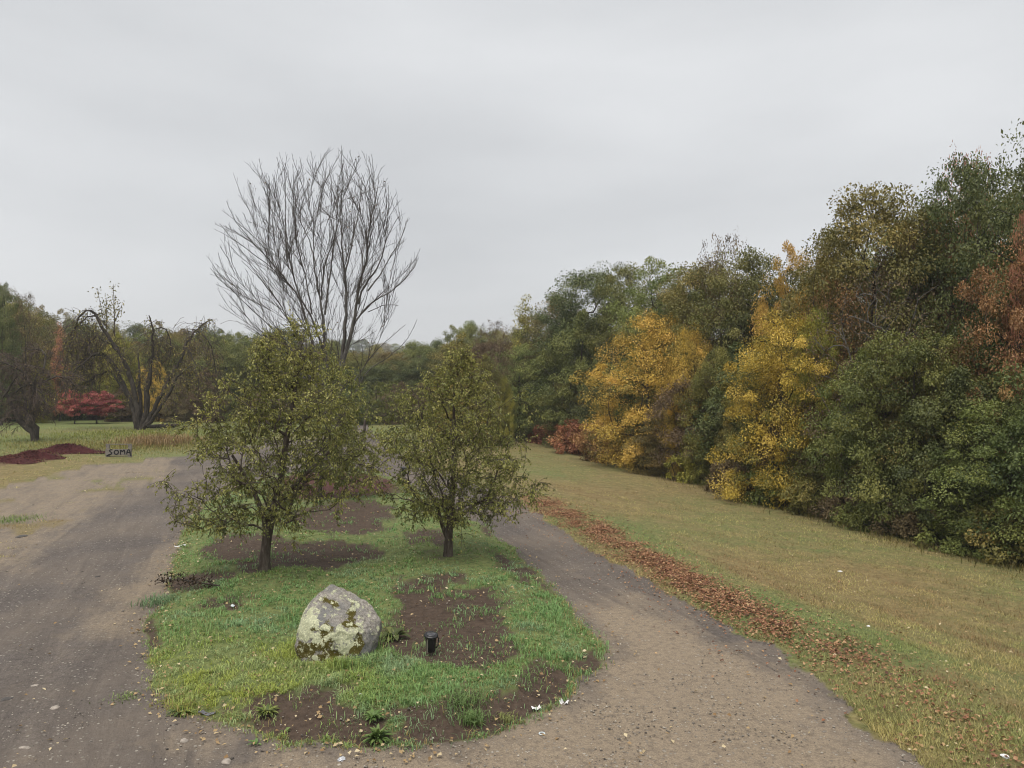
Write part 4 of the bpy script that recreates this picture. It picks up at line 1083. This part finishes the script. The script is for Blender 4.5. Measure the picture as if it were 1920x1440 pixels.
fruit_tree('smaller olive fruit tree with a forked trunk on the right of the island', (840,1042),
           [([(840,1042),(840,1015),(843,985),(846,950),(850,900),(852,840),(850,770),(852,710)], 0.1), ([(838,1008),(826,980),(824,955),(815,925),(790,890)], -0.4), ([(842,995),(860,965),(895,945),(930,925)], 0.3)],
           [(648,852,872),(690,822,898),(725,782,925),(760,735,952),(800,715,968),(840,705,985),(880,715,990),(915,730,998),(945,745,985),(975,780,945)],
           500, 7, 9, 0.095, 202, extra=[(1005,910,0.0),(1015,905,0.1),(820,712,0),(795,725,0.2),(880,700,-0.1),(905,715,0.2),(862,668,0),(850,682,0.1),(872,690,0.1),(930,728,0.2),(760,745,-0.2),(985,755,0.2),(992,775,0.2),(975,735,0.2),(700,870,-0.1),(720,925,-0.4),(870,990,-0.8),(960,960,-0.5)], hi=0.22)
fruit_tree('young fruit tree half hidden behind the larger fruit tree', (600,932),
           [([(600,932),(600,900),(604,860),(612,800),(620,740)], 0.1)],
           [(690,600,650),(740,585,680),(790,572,695),(840,570,705),(880,585,700),(905,600,690)], 230, 7, 7, 0.07, 203, extra=[(560,915,0),(720,880,0.3)], hi=0.1, lsz=0.085)
fruit_tree('small round green tree behind the gap between the fruit trees', (684,826),
           [([(684,826),(683,800),(686,775),(700,745)], 0.1)], [(716,690,750),(735,668,775),(760,660,782),(785,675,770)], 130, 8, 6, 0.10, 204, mat='green', lsz=0.12, depth=1.0)
rng = np.random.default_rng(300)

n = island_grass(); field_grass(); tall_weeds(); fallen_leaves(); gravel()

# ------------------------------------------------------------------ boulder
def node_col(nt, vec):
    n = node(nt, 'ShaderNodeTexNoise'); n.inputs['Scale'].default_value = 4.0; n.inputs['Detail'].default_value = 5; nt.links.new(vec, n.inputs['Vector']); return n.outputs['Color']

def boulder():
    bm = bmesh.new(); bmesh.ops.create_icosphere(bm, subdivisions=6, radius=1.0)
    V = np.array([v.co[:] for v in bm.verts]); Fc = np.array([[v.index for v in f.verts] for f in bm.faces]); bm.free()
    V /= np.linalg.norm(V, axis=1)[:, None]
    hull = [(-.22,.30,1.02),(-.50,.10,.86),(.15,.32,.88),(.48,.25,.71),(.70,.10,.50),(.66,-.15,.28),(.42,-.45,-.08),(-.66,-.05,.52),(-.70,-.25,.15),(-.42,-.48,-.08),
            (-.45,-.32,.55),(.02,-.42,.50),(.40,-.35,.47),(.55,0,-.25),(-.68,.1,-.25),(.5,.5,-.25),(-.5,.55,-.25),(0,.75,.5),(.45,.6,.35),(-.4,.6,.5),(0,-.5,-.25)]
    hb = bmesh.new(); [hb.verts.new(q) for q in hull]; bmesh.ops.convex_hull(hb, input=hb.verts[:]); hb.normal_update(); c0 = Vector((0, 0.05, 0.30))
    acc = 0; p = 60.0; seen = []
    for f in hb.faces:
        nv = f.normal; d = (f.verts[0].co - c0).dot(nv)
        if d < 0: nv, d = -nv, -d
        if any(nv.dot(q) > 0.985 for q in seen): continue
        seen.append(nv.copy()); acc = acc + np.maximum(V @ np.array(nv) / d, 1e-3) ** p
    hb.free(); R = acc ** (-1 / p); V = V * R[:, None] + np.array(c0)
    V[:, 0] *= 0.94
    nn = V - np.array(c0); nn /= np.linalg.norm(nn, axis=1)[:, None]
    V = V + nn * (0.07 * (fbm(V + 5, 4, 3.0) - 0.5) + 0.075 * (fbm(V + 9, 5, 7.0) - 0.5))[:, None]
    cr = np.abs(V @ np.array([0.8, 0.1, -0.55]) - 0.05 + 0.06 * (fbm(V, 3, 3.0) - 0.5)); V = V - nn * (0.025 * np.exp(-(cr / 0.018) ** 2) * (V[:, 1] < 0))[:, None]
    f = at(625, 1243); o = Vector((f.x, f.y + 0.45, f.z))
    W = V + np.array(o)
    # where lichen and moss grow on the camera side: spots in the rock's own front plane (x, height along the slope)
    px = 960 + F * W[:, 0] / W[:, 1]; py = 720 + F * (CAMH - W[:, 2]) / W[:, 1]
    front = (V[:, 1] < 0.25)
    wob = np.column_stack([fbm(V + 1, 4, 5.0) - 0.5, fbm(V + 8, 4, 5.0) - 0.5]) * 34
    qx, qy = px + wob[:, 0], py + wob[:, 1]
    def spots(L):
        m = np.zeros(len(V))
        for (x, y, rx, ry) in L: m = np.maximum(m, 1 - np.hypot((qx - x) / rx, (qy - y) / ry) / 1.2)
        return m
    lich = np.where(front, spots([(578,1170,20,26),(572,1190,18,14),(640,1198,22,19),(634,1188,18,16),(672,1184,9,9),(646,1234,14,12),(590,1228,8,6),(600,1200,14,10),(660,1136,10,6),(565,1148,7,7),(655,1215,10,9),(612,1178,8,8),(668,1165,8,6)]), -0.2)
    moss = np.where(front, spots([(619,1132,13,9),(655,1148,9,20),(660,1172,10,12),(592,1180,8,20),(616,1186,13,22),(608,1206,18,12),(580,1212,24,9),(668,1208,10,20),(620,1230,48,14),(640,1216,30,8),(575,1222,20,10),(648,1170,8,10)]), -0.2)
    nb = fbm(V + 3, 4, 3.2); lich = np.maximum(lich, (nb - 0.64) * 2); moss = np.maximum(moss, (fbm(V + 13, 4, 2.6) - 0.66) * 2)
    V = V + nn * (0.012 * sstep(0, 0.3, moss) + 0.006 * sstep(0, 0.3, lich))[:, None]
    m, nt, b = mat_base('boulder_stone')
    tc = node(nt, 'ShaderNodeTexCoord').outputs['Object']
    n1 = noise(nt, 3.0, 6, 0.6, tc); n2 = noise(nt, 24, 6, 0.85, tc); n3 = noise(nt, 9, 8, 0.75, tc)
    col = ramp(nt, n2, [(0.3, (0.075,0.068,0.060)), (0.48, (0.29,0.265,0.235)), (0.64, (0.56,0.52,0.46))])
    col = mix(nt, ramp(nt, n1, [(0.42, 0.0), (0.62, 0.75)]), col, (0.16,0.165,0.17))
    col = mix(nt, ramp(nt, n3, [(0.58, 0.0), (0.70, 0.6)]), col, (0.30,0.25,0.20))
    la = mth(nt, 'ADD', attr(nt, 'lich'), mth(nt, 'MULTIPLY', mth(nt, 'SUBTRACT', n3, 0.5), 3.4)); ma = mth(nt, 'ADD', attr(nt, 'moss'), mth(nt, 'MULTIPLY', mth(nt, 'SUBTRACT', n3, 0.5), 3.2))
    col = mix(nt, ramp(nt, ma, [(0.16, 0.0), (0.30, 1.0)]), col, mix(nt, n2, (0.022,0.020,0.006), (0.17,0.140,0.030)))
    vl = node(nt, 'ShaderNodeTexVoronoi'); vl.inputs['Scale'].default_value = 30; nt.links.new(tc, vl.inputs['Vector'])
    lc = mix(nt, ramp(nt, vl.outputs['Distance'], [(0.1, 0.0), (0.5, 1.0)]), (0.80,0.80,0.55), (0.52,0.53,0.36))
    col = mix(nt, ramp(nt, la, [(0.18, 0.0), (0.27, 1.0)]), col, lc)
    col = mix(nt, mth(nt, 'MULTIPLY', ramp(nt, n2, [(0.66, 0.0), (0.74, 1.0)]), 0.55), col, (0.55,0.56,0.44))
    nt.links.new(col, b.inputs['Base Color']); b.inputs['Roughness'].default_value = 0.92; b.inputs['Specular IOR Level'].default_value = 0.2
    bump(nt, b, mth(nt, 'ADD', n2, mth(nt, 'MULTIPLY', n3, 2.0)), 0.9, 0.03)
    me = fast_mesh('boulder', V, Fc, {'lich': lich, 'moss': moss}, smooth=True)
    ob = link('boulder', me, m, loc=o); tag(ob, 'large grey boulder with pale lichen and olive moss on the lawn', 'boulder')
boulder()

# ------------------------------------------------------------------ small things
BLACK = plain('black_plastic', (0.012,0.012,0.013), 0.35, 0.5, 0.2, 20)
METAL = plain('bracket_metal', (0.30,0.28,0.25), 0.45, 0.5, 0.2, 20, metallic=0.7)
PAPER = plain('white_paper', (0.78,0.78,0.78), 0.7, 0.2, 0.05, 6)
GLASS = plain('lens_glass', (0.05,0.05,0.055), 0.1, 0.6, 0.1, 10)
WOOD = None
def wood_mat():
    m, nt, b = mat_base('weathered_wood'); tc = node(nt, 'ShaderNodeTexCoord'); mp = node(nt, 'ShaderNodeMapping'); mp.inputs['Scale'].default_value = (1.2, 9, 9)
    nt.links.new(tc.outputs['Object'], mp.inputs['Vector']); n1 = noise(nt, 4, 6, 0.65, mp.outputs[0], 0.8)
    nt.links.new(ramp(nt, n1, [(0.3, (0.10,0.088,0.078)), (0.55, (0.24,0.215,0.195)), (0.8, (0.34,0.31,0.285))]), b.inputs['Base Color'])
    b.inputs['Roughness'].default_value = 0.9; bump(nt, b, n1, 0.6, 0.01); return m
WOOD = wood_mat()

def spot_light(pos, rz, label, s=1.0):
    e = empty('garden_spotlight', pos, rz); e.scale = (s, s, s); tag(e, label, 'garden light', 'black garden spotlights')
    m = MB(); m.tube([(0,0,-0.06),(0,0,0.03),(0,0,0.05)], [0.012,0.02,0.02], 8); m.build('stake', METAL, e)
    m = MB(); m.box((-0.062,-0.035,0.13), (0.014,0.03,0.20)); m.build('bracket', METAL, e, bevel=0.003)
    m = MB()
    prof = [(0.050,0.03),(0.060,0.045),(0.066,0.12),(0.074,0.20),(0.082,0.235)]
    m.tube([(0,0,z) for r, z in prof], [r for r, z in prof], 20); m.build('housing', BLACK, e, smooth=True)
    m = MB(); rot = Matrix.Rotation(math.radians(12), 3, 'X')
    pts = [rot @ Vector((0,0,z)) + Vector((0,0,0.24)) for z in (0.0, 0.012, 0.024, 0.034)]
    m.tube(pts, [0.090,0.098,0.096,0.080], 22); h = m.build('hood', BLACK, e, smooth=True)
    m = MB(); m.tube([rot @ Vector((0,0,0.0335)) + Vector((0,0,0.24)), rot @ Vector((0,0,0.040)) + Vector((0,0,0.24))], [0.066,0.060], 20); m.build('lens', GLASS, h, smooth=True)
    m = MB(); m.tube([(0.085,0,0.23),(0.11,0,0.20),(0.10,0,0.10),(0.068,0,0.07)], 0.008, 8); m.build('cable', BLACK, e, smooth=True)
p = at(808, 1226); spot_light(p, 0.4, 'black garden spotlight standing in bare soil beside the boulder', 1.18)
p = at(757, 893); spot_light(p, 1.4, 'small black garden light far behind at the edge of the drive', 1.6)

def sheet(pos, w, h, rz, label, mat=PAPER, wave=0.006, name='paper_scrap', cat='paper', seed=0):
    r = np.random.default_rng(seed + 900); nx, ny = 7, 6; V, Fc = [], []
    for j in range(ny):
        for i in range(nx):
            V.append(((i/(nx-1)-0.5)*w + r.normal(0, w*0.012), (j/(ny-1)-0.5)*h + r.normal(0, h*0.012), r.normal(0, wave) + wave*2.5*math.sin(i*1.1+seed) + 0.012))
    k = nx*ny; V += [(x, y, z - 0.0015) for x, y, z in V]
    for j in range(ny-1):
        for i in range(nx-1):
            a = j*nx+i; Fc += [(a, a+1, a+nx+1, a+nx), (k+a, k+a+nx, k+a+nx+1, k+a+1)]
    for i in range(nx-1):
        a, b2 = i, (ny-1)*nx+i; Fc += [(a, k+a, k+a+1, a+1), (b2, b2+1, k+b2+1, k+b2)]
    for j in range(ny-1):
        a, b2 = j*nx, j*nx+nx-1; Fc += [(a, a+nx, k+a+nx, k+a), (b2, k+b2, k+b2+nx, b2+nx)]
    me = bpy.data.meshes.new(name); me.from_pydata(V, [], Fc); me.update()
    o = link(name, me, mat, loc=pos); o.rotation_euler = (0, 0, rz); tag(o, label, cat, 'litter on the ground')

def crumple(pos, s, label, mat, name='crumpled_wrapper', seed=0, flat_=0.6):
    r = np.random.default_rng(seed + 400); bm = bmesh.new(); bmesh.ops.create_icosphere(bm, subdivisions=3, radius=1)
    for v in bm.verts:
        c = np.array(v.co); k = 1 + 0.55 * (vnoise([c * 2.4 + seed])[0] - 0.5) + r.normal(0, 0.09); v.co = Vector((c[0]*k*1.3, c[1]*k, c[2]*k*flat_ + flat_*0.7)) * s
    me = bpy.data.meshes.new(name); bm.to_mesh(me); bm.free(); o = link(name, me, mat, loc=pos); o.rotation_euler = (0, 0, seed); tag(o, label, 'litter', 'litter on the ground')
FOIL = plain('foil', (0.62,0.63,0.66), 0.32, 0.5, 0.25, 18, metallic=0.5)
PALEB = plain('pale_plastic', (0.62,0.68,0.70), 0.4, 0.4, 0.08, 8)
GREYL = plain('grey_wrapper', (0.12,0.12,0.13), 0.6, 0.3, 0.2, 12)
sheet(at(1005,1329), 0.125, 0.095, 0.25, 'larger white paper scrap at the soil edge of the island', seed=1)
sheet(at(1058,1319), 0.13, 0.075, -0.5, 'smaller folded white paper scrap out on the gravel', seed=2, wave=0.012)
sheet(at(338,1024), 0.30, 0.08, 0.5, 'long white paper strip where the lawn meets the left drive', seed=3, wave=0.008)
sheet(at(318,1085), 0.05, 0.14, 0.1, 'tiny white scrap left of the island above the dry branch', seed=4)
sheet(at(680,1306), 0.13, 0.06, -0.2, 'white scrap in the grass in front of the boulder', seed=6, wave=0.012)
sheet(at(388,1338), 0.24, 0.07, -0.15, 'flat dark grey wrapper at the front left edge of the lawn', GREYL, seed=7, name='flat_wrapper', cat='litter')
crumple(at(640,1426), 0.038, 'crumpled silver wrapper on the gravel at the bottom of the photo', FOIL, seed=1)
crumple(at(436,1137), 0.035, 'pale bluish crumpled wrapper in the grass left of the boulder', PALEB, seed=2)
crumple(at(1575,1072), 0.045, 'white crumpled litter in the middle of the sloping field', PAPER, seed=3, flat_=0.4)
crumple(at(1628,1174), 0.032, 'white crumpled litter low on the sloping field', PAPER, seed=4, flat_=0.4)
crumple(at(1884,1420), 0.035, 'white crumpled litter at the lower right corner', PAPER, seed=5)
m = MB(); P0 = at(1016, 1377)
ringpts = [(0.036*math.cos(a), 0.036*math.sin(a), 0.012) for a in np.linspace(0, 2*math.pi, 21)]
m.tube(ringpts, 0.007, 6, False); o = m.build('plastic_ring', PALEB); o.location = P0; tag(o, 'small pale plastic ring lying on the gravel', 'litter', 'litter on the ground')
# black ring-like object in the far grass
P0 = at(933, 866); e = empty('black_rubber_dish', tuple(P0), 0.3); tag(e, 'black rubber dish lying in the grass behind the right fruit tree', 'dish')
m = MB(); m.tube([(0.36*math.cos(a), 0.36*math.sin(a), 0.09) for a in np.linspace(0, 2*math.pi, 29)], 0.075, 8, False); m.build('rim', BLACK, e, smooth=True)
m = MB(); m.tube([(0,0,0.02),(0,0,0.05)], [0.33,0.34], 24); m.build('base', BLACK, e)

# stones that can be told apart
STN = plain('field_stone', (0.33,0.29,0.25), 0.85, 0.25, 0.3, 25, 0.6)
STD = plain('dark_stone', (0.085,0.078,0.074), 0.85, 0.25, 0.25, 25, 0.6)
def stone(pos, s, label, mat, seed, fl=0.6):
    r = np.random.default_rng(seed); bm = bmesh.new(); bmesh.ops.create_icosphere(bm, subdivisions=3, radius=1)
    for v in bm.verts:
        c = np.array(v.co); k = 1 + 0.7 * (vnoise([c * 1.6 + seed * 3.1])[0] - 0.5); v.co = Vector((c[0]*k*1.3, c[1]*k, c[2]*k*fl)) * s
    me = bpy.data.meshes.new('stone'); bm.to_mesh(me); bm.free(); me.polygons.foreach_set('use_smooth', [True]*len(me.polygons))
    o = link('stone', me, mat, loc=pos); o.rotation_euler = (0, 0, seed * 1.3); tag(o, label, 'stone', 'stones on the drive')
stone(at(12,1312), 0.07, 'dark stone at the left frame edge of the drive', STD, 1, 0.4)
stone(at(345,1389), 0.045, 'pale stone in front of the lawn left corner', STN, 2)
stone(at(103,1328), 0.05, 'tan stone on the left drive near the frame corner', STN, 3)
stone(at(425,1428), 0.05, 'tan stone at the bottom edge of the photo', STN, 4)
stone(at(64,1286), 0.04, 'flat tan stone on the left drive', STN, 5, 0.4)
stone(at(183,1081), 0.05, 'dark flat stone in the middle of the left drive', STD, 6, 0.4)
stone(at(46,1403), 0.05, 'pale stone at the lower left of the drive', STN, 7)
stone(at(42,1006), 0.13, 'dark flat stone half sunk in the sandy apron', STD, 8, 0.25)
stone(at(800,846), 0.28, 'pale stone glimpsed through the right fruit tree', STN, 9)

# leafy weeds
def weed(px, py, n, ln, wd, label, mat='weed', seed=0, upright=0.55):
    global rng; rng = np.random.default_rng(seed + 600)
    b = at(px, py); e = empty('leafy_weed', tuple(b)); tag(e, label, 'plant', 'leafy weeds on the island')
    V, T, var = [], [], []; base = 0
    for k in range(n):
        a = rng.uniform(0, 2*np.pi); el = rng.uniform(0.1, 1.3) * upright; L = ln * rng.uniform(0.6, 1.2); W = wd * rng.uniform(0.7, 1.2)
        d = np.array([math.cos(a), math.sin(a), 0]); s = np.array([-math.sin(a), math.cos(a), 0]); p = np.array([0, 0, 0.0]) + d * 0.02; th = 0.5 + el; m = 6; v0 = rng.random()
        for i in range(m + 1):
            u = i / m; w = W * math.sin(math.pi * min(1, 0.12 + 0.88 * u)) ** 0.8 * (1 + 0.15 * math.sin(i * 2.3 + k)); up = np.array([0, 0, 1.0])
            V += [p + s * w / 2 + up * w * 0.18, p, p - s * w / 2 + up * w * 0.18]; var += [v0, max(0, v0 - 0.25), v0]
            if i: q = base + 3 * i; T += [(q-3, q-2, q+1), (q-3, q+1, q), (q-2, q-1, q+2), (q-2, q+2, q+1)]
            p = p + (d * math.cos(th) + up * math.sin(th)) * L / m; th -= 1.5 / m * rng.uniform(0.6, 1.3)
        base += 3 * (m + 1)
    me = fast_mesh('leafy_weed', np.array(V), np.array(T), {'var': np.clip(var, 0, 1)}, smooth=True); link('leaves', me, LEAF[mat], e)
weed(708, 1388, 95, 0.19, 0.042, 'bright green leafy weed growing at the front tip of the soil', seed=1, upright=1.0)
weed(500, 1338, 70, 0.17, 0.036, 'dark green leafy weed at the lawn edge left of the soil crescent', 'green', seed=2)
weed(738, 1196, 12, 0.30, 0.13, 'broad-leaved dark weed against the right side of the boulder', 'deep', seed=3)
weed(340, 1338, 12, 0.18, 0.06, 'small star-shaped weed in the gravel at the lawn left corner', seed=4, upright=0.3)
weed(700, 1345, 60, 0.16, 0.032, 'thinner leafy weed just behind the bright green weed', 'weed', seed=5)
weed(480, 1396, 8, 0.10, 0.035, 'tiny weed sprouting in front of the soil crescent', seed=6)
weed(535, 1372, 6, 0.08, 0.03, 'tiny seedling in the bare soil crescent', seed=7)

def tuft(px, py, n, h, label, seed, col=(0.16,0.24,0.08), rad=0.16):
    global rng; rng = np.random.default_rng(seed + 800)
    b = at(px, py); q = np.column_stack([rng.normal(0, rad * 0.5, n), rng.normal(0, rad * 0.5, n), np.full(n, -0.01)])
    c = np.array([col]) * rng.uniform(0.6, 1.4, (n, 1))
    me = blades_mesh('grass_tuft', q, rng.uniform(0.5, 1.2, n) * h, rng.uniform(0.008, 0.014, n), rng.uniform(0.2, 1.3, n), c)
    o = link('grass_tuft', me, GRASS, loc=b); tag(o, label, 'grass', 'loose grass tufts', 'stuff')
tuft(885, 1352, 260, 0.17, 'lone grass tuft in the soil at the front right of the island', 1)
tuft(235, 1308, 160, 0.07, 'thin grass tuft on the gravel left of the lawn', 2, (0.20,0.26,0.09), 0.22)
tuft(870, 1316, 300, 0.15, 'grass tuft behind the lone front tuft', 3, rad=0.3)
tuft(300, 1318, 120, 0.05, 'short yellowish tuft between gravel tuft and lawn corner', 4, (0.28,0.28,0.08), 0.25)
tuft(950, 1348, 120, 0.09, 'thin tuft at the soil rim near the paper scraps', 5, (0.24,0.26,0.09), 0.15)
tuft(300, 1130, 420, 0.16, 'long bluish grass tuft at the left lawn edge below the dry branch', 6, (0.16,0.25,0.12), 0.4)
tuft(25, 975, 600, 0.12, 'bright green grass patch at the left frame edge of the sandy apron', 7, (0.17,0.25,0.06), 0.9)

# dry fallen branch at the left of the island
def dry_branch():
    global rng; rng = np.random.default_rng(950)
    a = at(292, 1098); b = at(410, 1104); o = np.array(a); e = empty('dry_branch', tuple(a)); tag(e, 'dry fallen branch with shrivelled dark leaves at the left lawn edge', 'branch')
    m = MB(); pts = [Vector(o + (np.array(b) - o) * u + np.array([0, 0.06 * math.sin(u * 7), 0.05 + 0.10 * math.sin(u * 3.1)])) - a for u in np.linspace(0, 1, 9)]
    m.tube(pts, [0.006 + 0.012 * i / 8 for i in range(9)], 6)
    tips = []
    for i in range(1, 8):
        for s in (-1, 1):
            q = pts[i] + Vector((rng.normal(-0.12, 0.06), s * rng.uniform(0.1, 0.28), rng.uniform(-0.02, 0.12))); m.tube([pts[i], (pts[i] + q) / 2 + Vector((0, 0, 0.03)), q], [0.006, 0.005, 0.003], 4); tips += [np.array(pts[i]), np.array(q), np.array((pts[i] + q) / 2)]
    m.build('stem', BARK, e)
    t = np.array(tips); P = t[rng.integers(0, len(t), 260)] + rng.normal(size=(260, 3)) * [0.05, 0.05, 0.035]; P[:, 2] = np.abs(P[:, 2]); L = rng.uniform(0.04, 0.085, 260)
    V, T = leaf_arrays(P, runit(260), runit(260), L, L * 0.5, 0.3)
    mm = leaf_mat('leaf_shrivelled', (0.018,0.012,0.009), (0.045,0.028,0.018), (0.08,0.05,0.03), 0.1)
    link('leaves', fast_mesh('branch_leaves', V, T, {'var': np.repeat(rng.random(260), 4)}), mm, e)
dry_branch()

# red mulch heaps
def mulch(c, r, h, q, label, seed):
    global rng; rng = np.random.default_rng(seed + 1000)
    mcol = ('mulch_red', (0.06,0.018,0.018))
    mt = bpy.data.materials.get('mulch_red') or plain('mulch_red', mcol[1], 0.95, 0.15, 0.45, 30, 1.0)
    z0 = tz(*c); e = empty('mulch_heap', (c[0], c[1], z0)); tag(e, label, 'mulch heap', 'red mulch heaps beside the drive')
    n = 26; V, Fc = [], []
    for i in range(n + 1):
        for k in range(40):
            a = 2*math.pi*k/40; rr = r * i / n * (1 + 0.25 * math.sin(2*a + seed) + 0.12 * math.sin(5*a + seed * 2)); V.append((rr*math.cos(a)*1.25, rr*math.sin(a)*0.9, 0))
    P = np.array(V); i = np.repeat(np.arange(n + 1), 40) / n
    P[:, 2] = h * (np.cos(np.pi * np.clip(i, 0, 1)) * 0.5 + 0.5) * (0.6 + 0.9 * fbm(P[:, :2] + seed * 9, 4, 1.2)) + 0.08 * (fbm(P[:, :2] + 3, 3, 4) - 0.5) * (1 - i) - 0.05 * i
    Fc = [(a*40+k, (a+1)*40+k, (a+1)*40+(k+1) % 40, a*40+(k+1) % 40) for a in range(n) for k in range(40)]
    link('heap', fast_mesh('mulch_heap', P, np.array(Fc), smooth=True), mt, e)
    m = 2600; t = rng.integers(0, len(P), m); Q = P[t] + np.column_stack([rng.normal(0, 0.08, (m, 2)), rng.uniform(-0.01, 0.03, m)]); L = rng.uniform(0.06, 0.14, m)
    V2, T2 = leaf_arrays(Q, runit(m) * [1, 1, 0.4], runit(m, 1.2), L, L * 0.35, 0.05)
    cm = leaf_mat('mulch_chip_%d' % seed, (0.035,0.011,0.011), (0.078,0.024,0.023), (0.14,0.048,0.043), 0.0, 0.9, 0.1)
    ch = link('chips', fast_mesh('mulch_chips', V2, T2, {'var': np.repeat(rng.random(m), 4)}), cm, e); ch['kind'] = 'stuff'
for i, ((c, r, h, q), lb) in enumerate(zip(MULCHES, ('longest dark red mulch heap, nearest the wooden sign', 'middle dark red mulch heap with a pointed top', 'low red mulch heap cut by the left frame edge'))):
    mulch(c, r, h * 0.9, q, lb, i + 1)

# wooden sign with hand-painted letters
def sign():
    o = at(223, 857); s = o.y / F; e = empty('wooden_sign', tuple(o), math.radians(0)); tag(e, 'low weathered wooden sign with hand-painted black letters in the dry weeds', 'sign')
    W = 48 * s; H = 23.5 * s; pw = 6.4 * s
    for sx in (-1, 1):
        for k, (z0, z1) in enumerate(((0.0, 0.34), (0.36, 0.66), (0.68, 1.0))):
            m = MB(); m.box((0, 0, 0), (pw, 0.12, (z1 - z0) * H), jit=0.006); b = m.build('post_block', WOOD, e, bevel=0.008); b.location = (sx * (W - pw) / 2, 0.02 * (k - 1), (z0 + z1) / 2 * H)
    m = MB(); m.box((0, 0, 0), (W + 0.02, 0.10, 0.035), jit=0.004); b = m.build('top_rail', WOOD, e, bevel=0.004); b.location = (0, 0.0, H + 0.02)
    m = MB(); m.box((0, 0, 0), (W - 0.01, 0.03, 11.5 * s), jit=0.004); b = m.build('board', WOOD, e, bevel=0.004); b.location = (0, -0.095, 9.4 * s)
    m = MB(); m.box((0, 0, 0), (W - pw * 2, 0.05, 0.05), jit=0.004); r = m.build('bottom_rail', WOOD, e, bevel=0.004); r.location = (0, 0, 0.06)
    paint = plain('black_paint', (0.01,0.01,0.012), 0.6, 0.3, 0.2, 20)
    # strokes in photo-pixel units relative to the board (x right, z up)
    L = {'S': [[(8.3,9.0),(6.5,10.0),(3.8,9.6),(2.6,7.8),(4.2,6.0),(6.6,4.6),(6.8,2.6),(4.2,0.8),(1.0,0.4),(-1.4,-1.4),(-3.0,-2.2)]],
         'O': [[(15.6,9.2),(13.0,8.4),(11.6,5.4),(12.4,2.2),(15.2,1.0),(18.2,2.0),(19.6,5.2),(18.6,8.2),(15.6,9.2)]],
         'M': [[(23.4,0.6),(23.2,5.0),(23.6,9.4)],[(23.6,9.4),(26.2,6.6),(27.0,5.8)],[(27.0,5.8),(28.2,8.0),(30.2,9.8)],[(30.2,9.8),(31.2,6.0),(31.4,1.2)]],
         'A': [[(34.8,1.0),(35.4,5.0),(37.0,9.6),(39.6,9.9),(41.0,6.0),(41.6,1.0),(42.2,-1.6)],[(35.2,4.6),(41.0,4.2)]]}
    for chn, strokes in L.items():
        m = MB()
        for st in strokes:
            Q = resample([np.array((p[0], 0, p[1])) for p in st], 0.7) if len(st) > 2 else np.array([(p[0], 0, p[1]) for p in st], float)
            for i in range(len(Q)):
                pass
            hw = 1.12
            t = np.gradient(Q, axis=0); t /= np.linalg.norm(t, axis=1)[:, None] + 1e-9; nn = np.column_stack([-t[:, 2], np.zeros(len(t)), t[:, 0]]) * hw
            a, b2 = (Q + nn) * s, (Q - nn) * s
            V = []
            for i in range(len(Q)): V += [(a[i][0], 0, a[i][2]), (b2[i][0], 0, b2[i][2]), (a[i][0], 0.004, a[i][2]), (b2[i][0], 0.004, b2[i][2])]
            Fc = []
            for i in range(len(Q) - 1):
                j = 4*i; Fc += [(j, j+1, j+5, j+4), (j+2, j+6, j+7, j+3), (j, j+4, j+6, j+2), (j+1, j+3, j+7, j+5)]
            m.add(V, Fc)
        b = m.build('letter', paint, e); b.location = (-W/2 + 5.4 * s - 0.0, -0.1155, 4.2 * s)
sign()

# dead logs at the foot of the old tree
def log_pile():
    for i, (px, py, ln, r, rz, lb) in enumerate(((300,803,2.6,0.20,0.15,'longer dark log at the foot of the many-stemmed old tree'), (318,800,1.9,0.16,-0.25,'shorter dark log lying beyond the longer log'))):
        b = at(px, py); m = MB(); n = 9
        m.tube([(ln * (k/(n-1) - 0.5), 0.06 * math.sin(k), r * 0.9) for k in range(n)], [r * (1 + 0.12 * math.sin(k * 2.1)) for k in range(n)], 10)
        o = m.build('fallen_log', BARK, smooth=True); o.location = b; o.rotation_euler = (0, 0, rz); tag(o, lb, 'log', 'fallen logs')
log_pile()

# ------------------------------------------------------------------ haze: one closed box of pale air
def haze():
    m = bpy.data.materials.new('haze_air'); m.use_nodes = True; nt = m.node_tree; nt.nodes.clear()
    out = nt.nodes.new('ShaderNodeOutputMaterial'); v = nt.nodes.new('ShaderNodeVolumePrincipled')
    v.inputs['Color'].default_value = (0.93, 0.96, 0.99, 1); v.inputs['Density'].default_value = HAZE; v.inputs['Anisotropy'].default_value = 0.0
    nt.links.new(v.outputs[0], out.inputs['Volume'])
    mb = MB(); zt = HAZE_TOP; zb = HAZE_BOTTOM; mb.box((0, 0, (zt + zb) / 2), (1840, 1840, zt - zb)); o = mb.build('haze', m); tag(o, 'pale autumn haze in the air', 'haze', kind='stuff')
HAZE = 0.00042
bpy.context.view_layer.update()
_zs = [(o.matrix_world @ Vector(c)).z for o in sc.objects if o.type == 'MESH' for c in o.bound_box]
HAZE_TOP, HAZE_BOTTOM = max(_zs) + 1.0, min(v.co.z for v in bpy.data.objects['ground'].data.vertices) - 1.0
print('HAZE', HAZE_TOP, HAZE_BOTTOM)
haze()
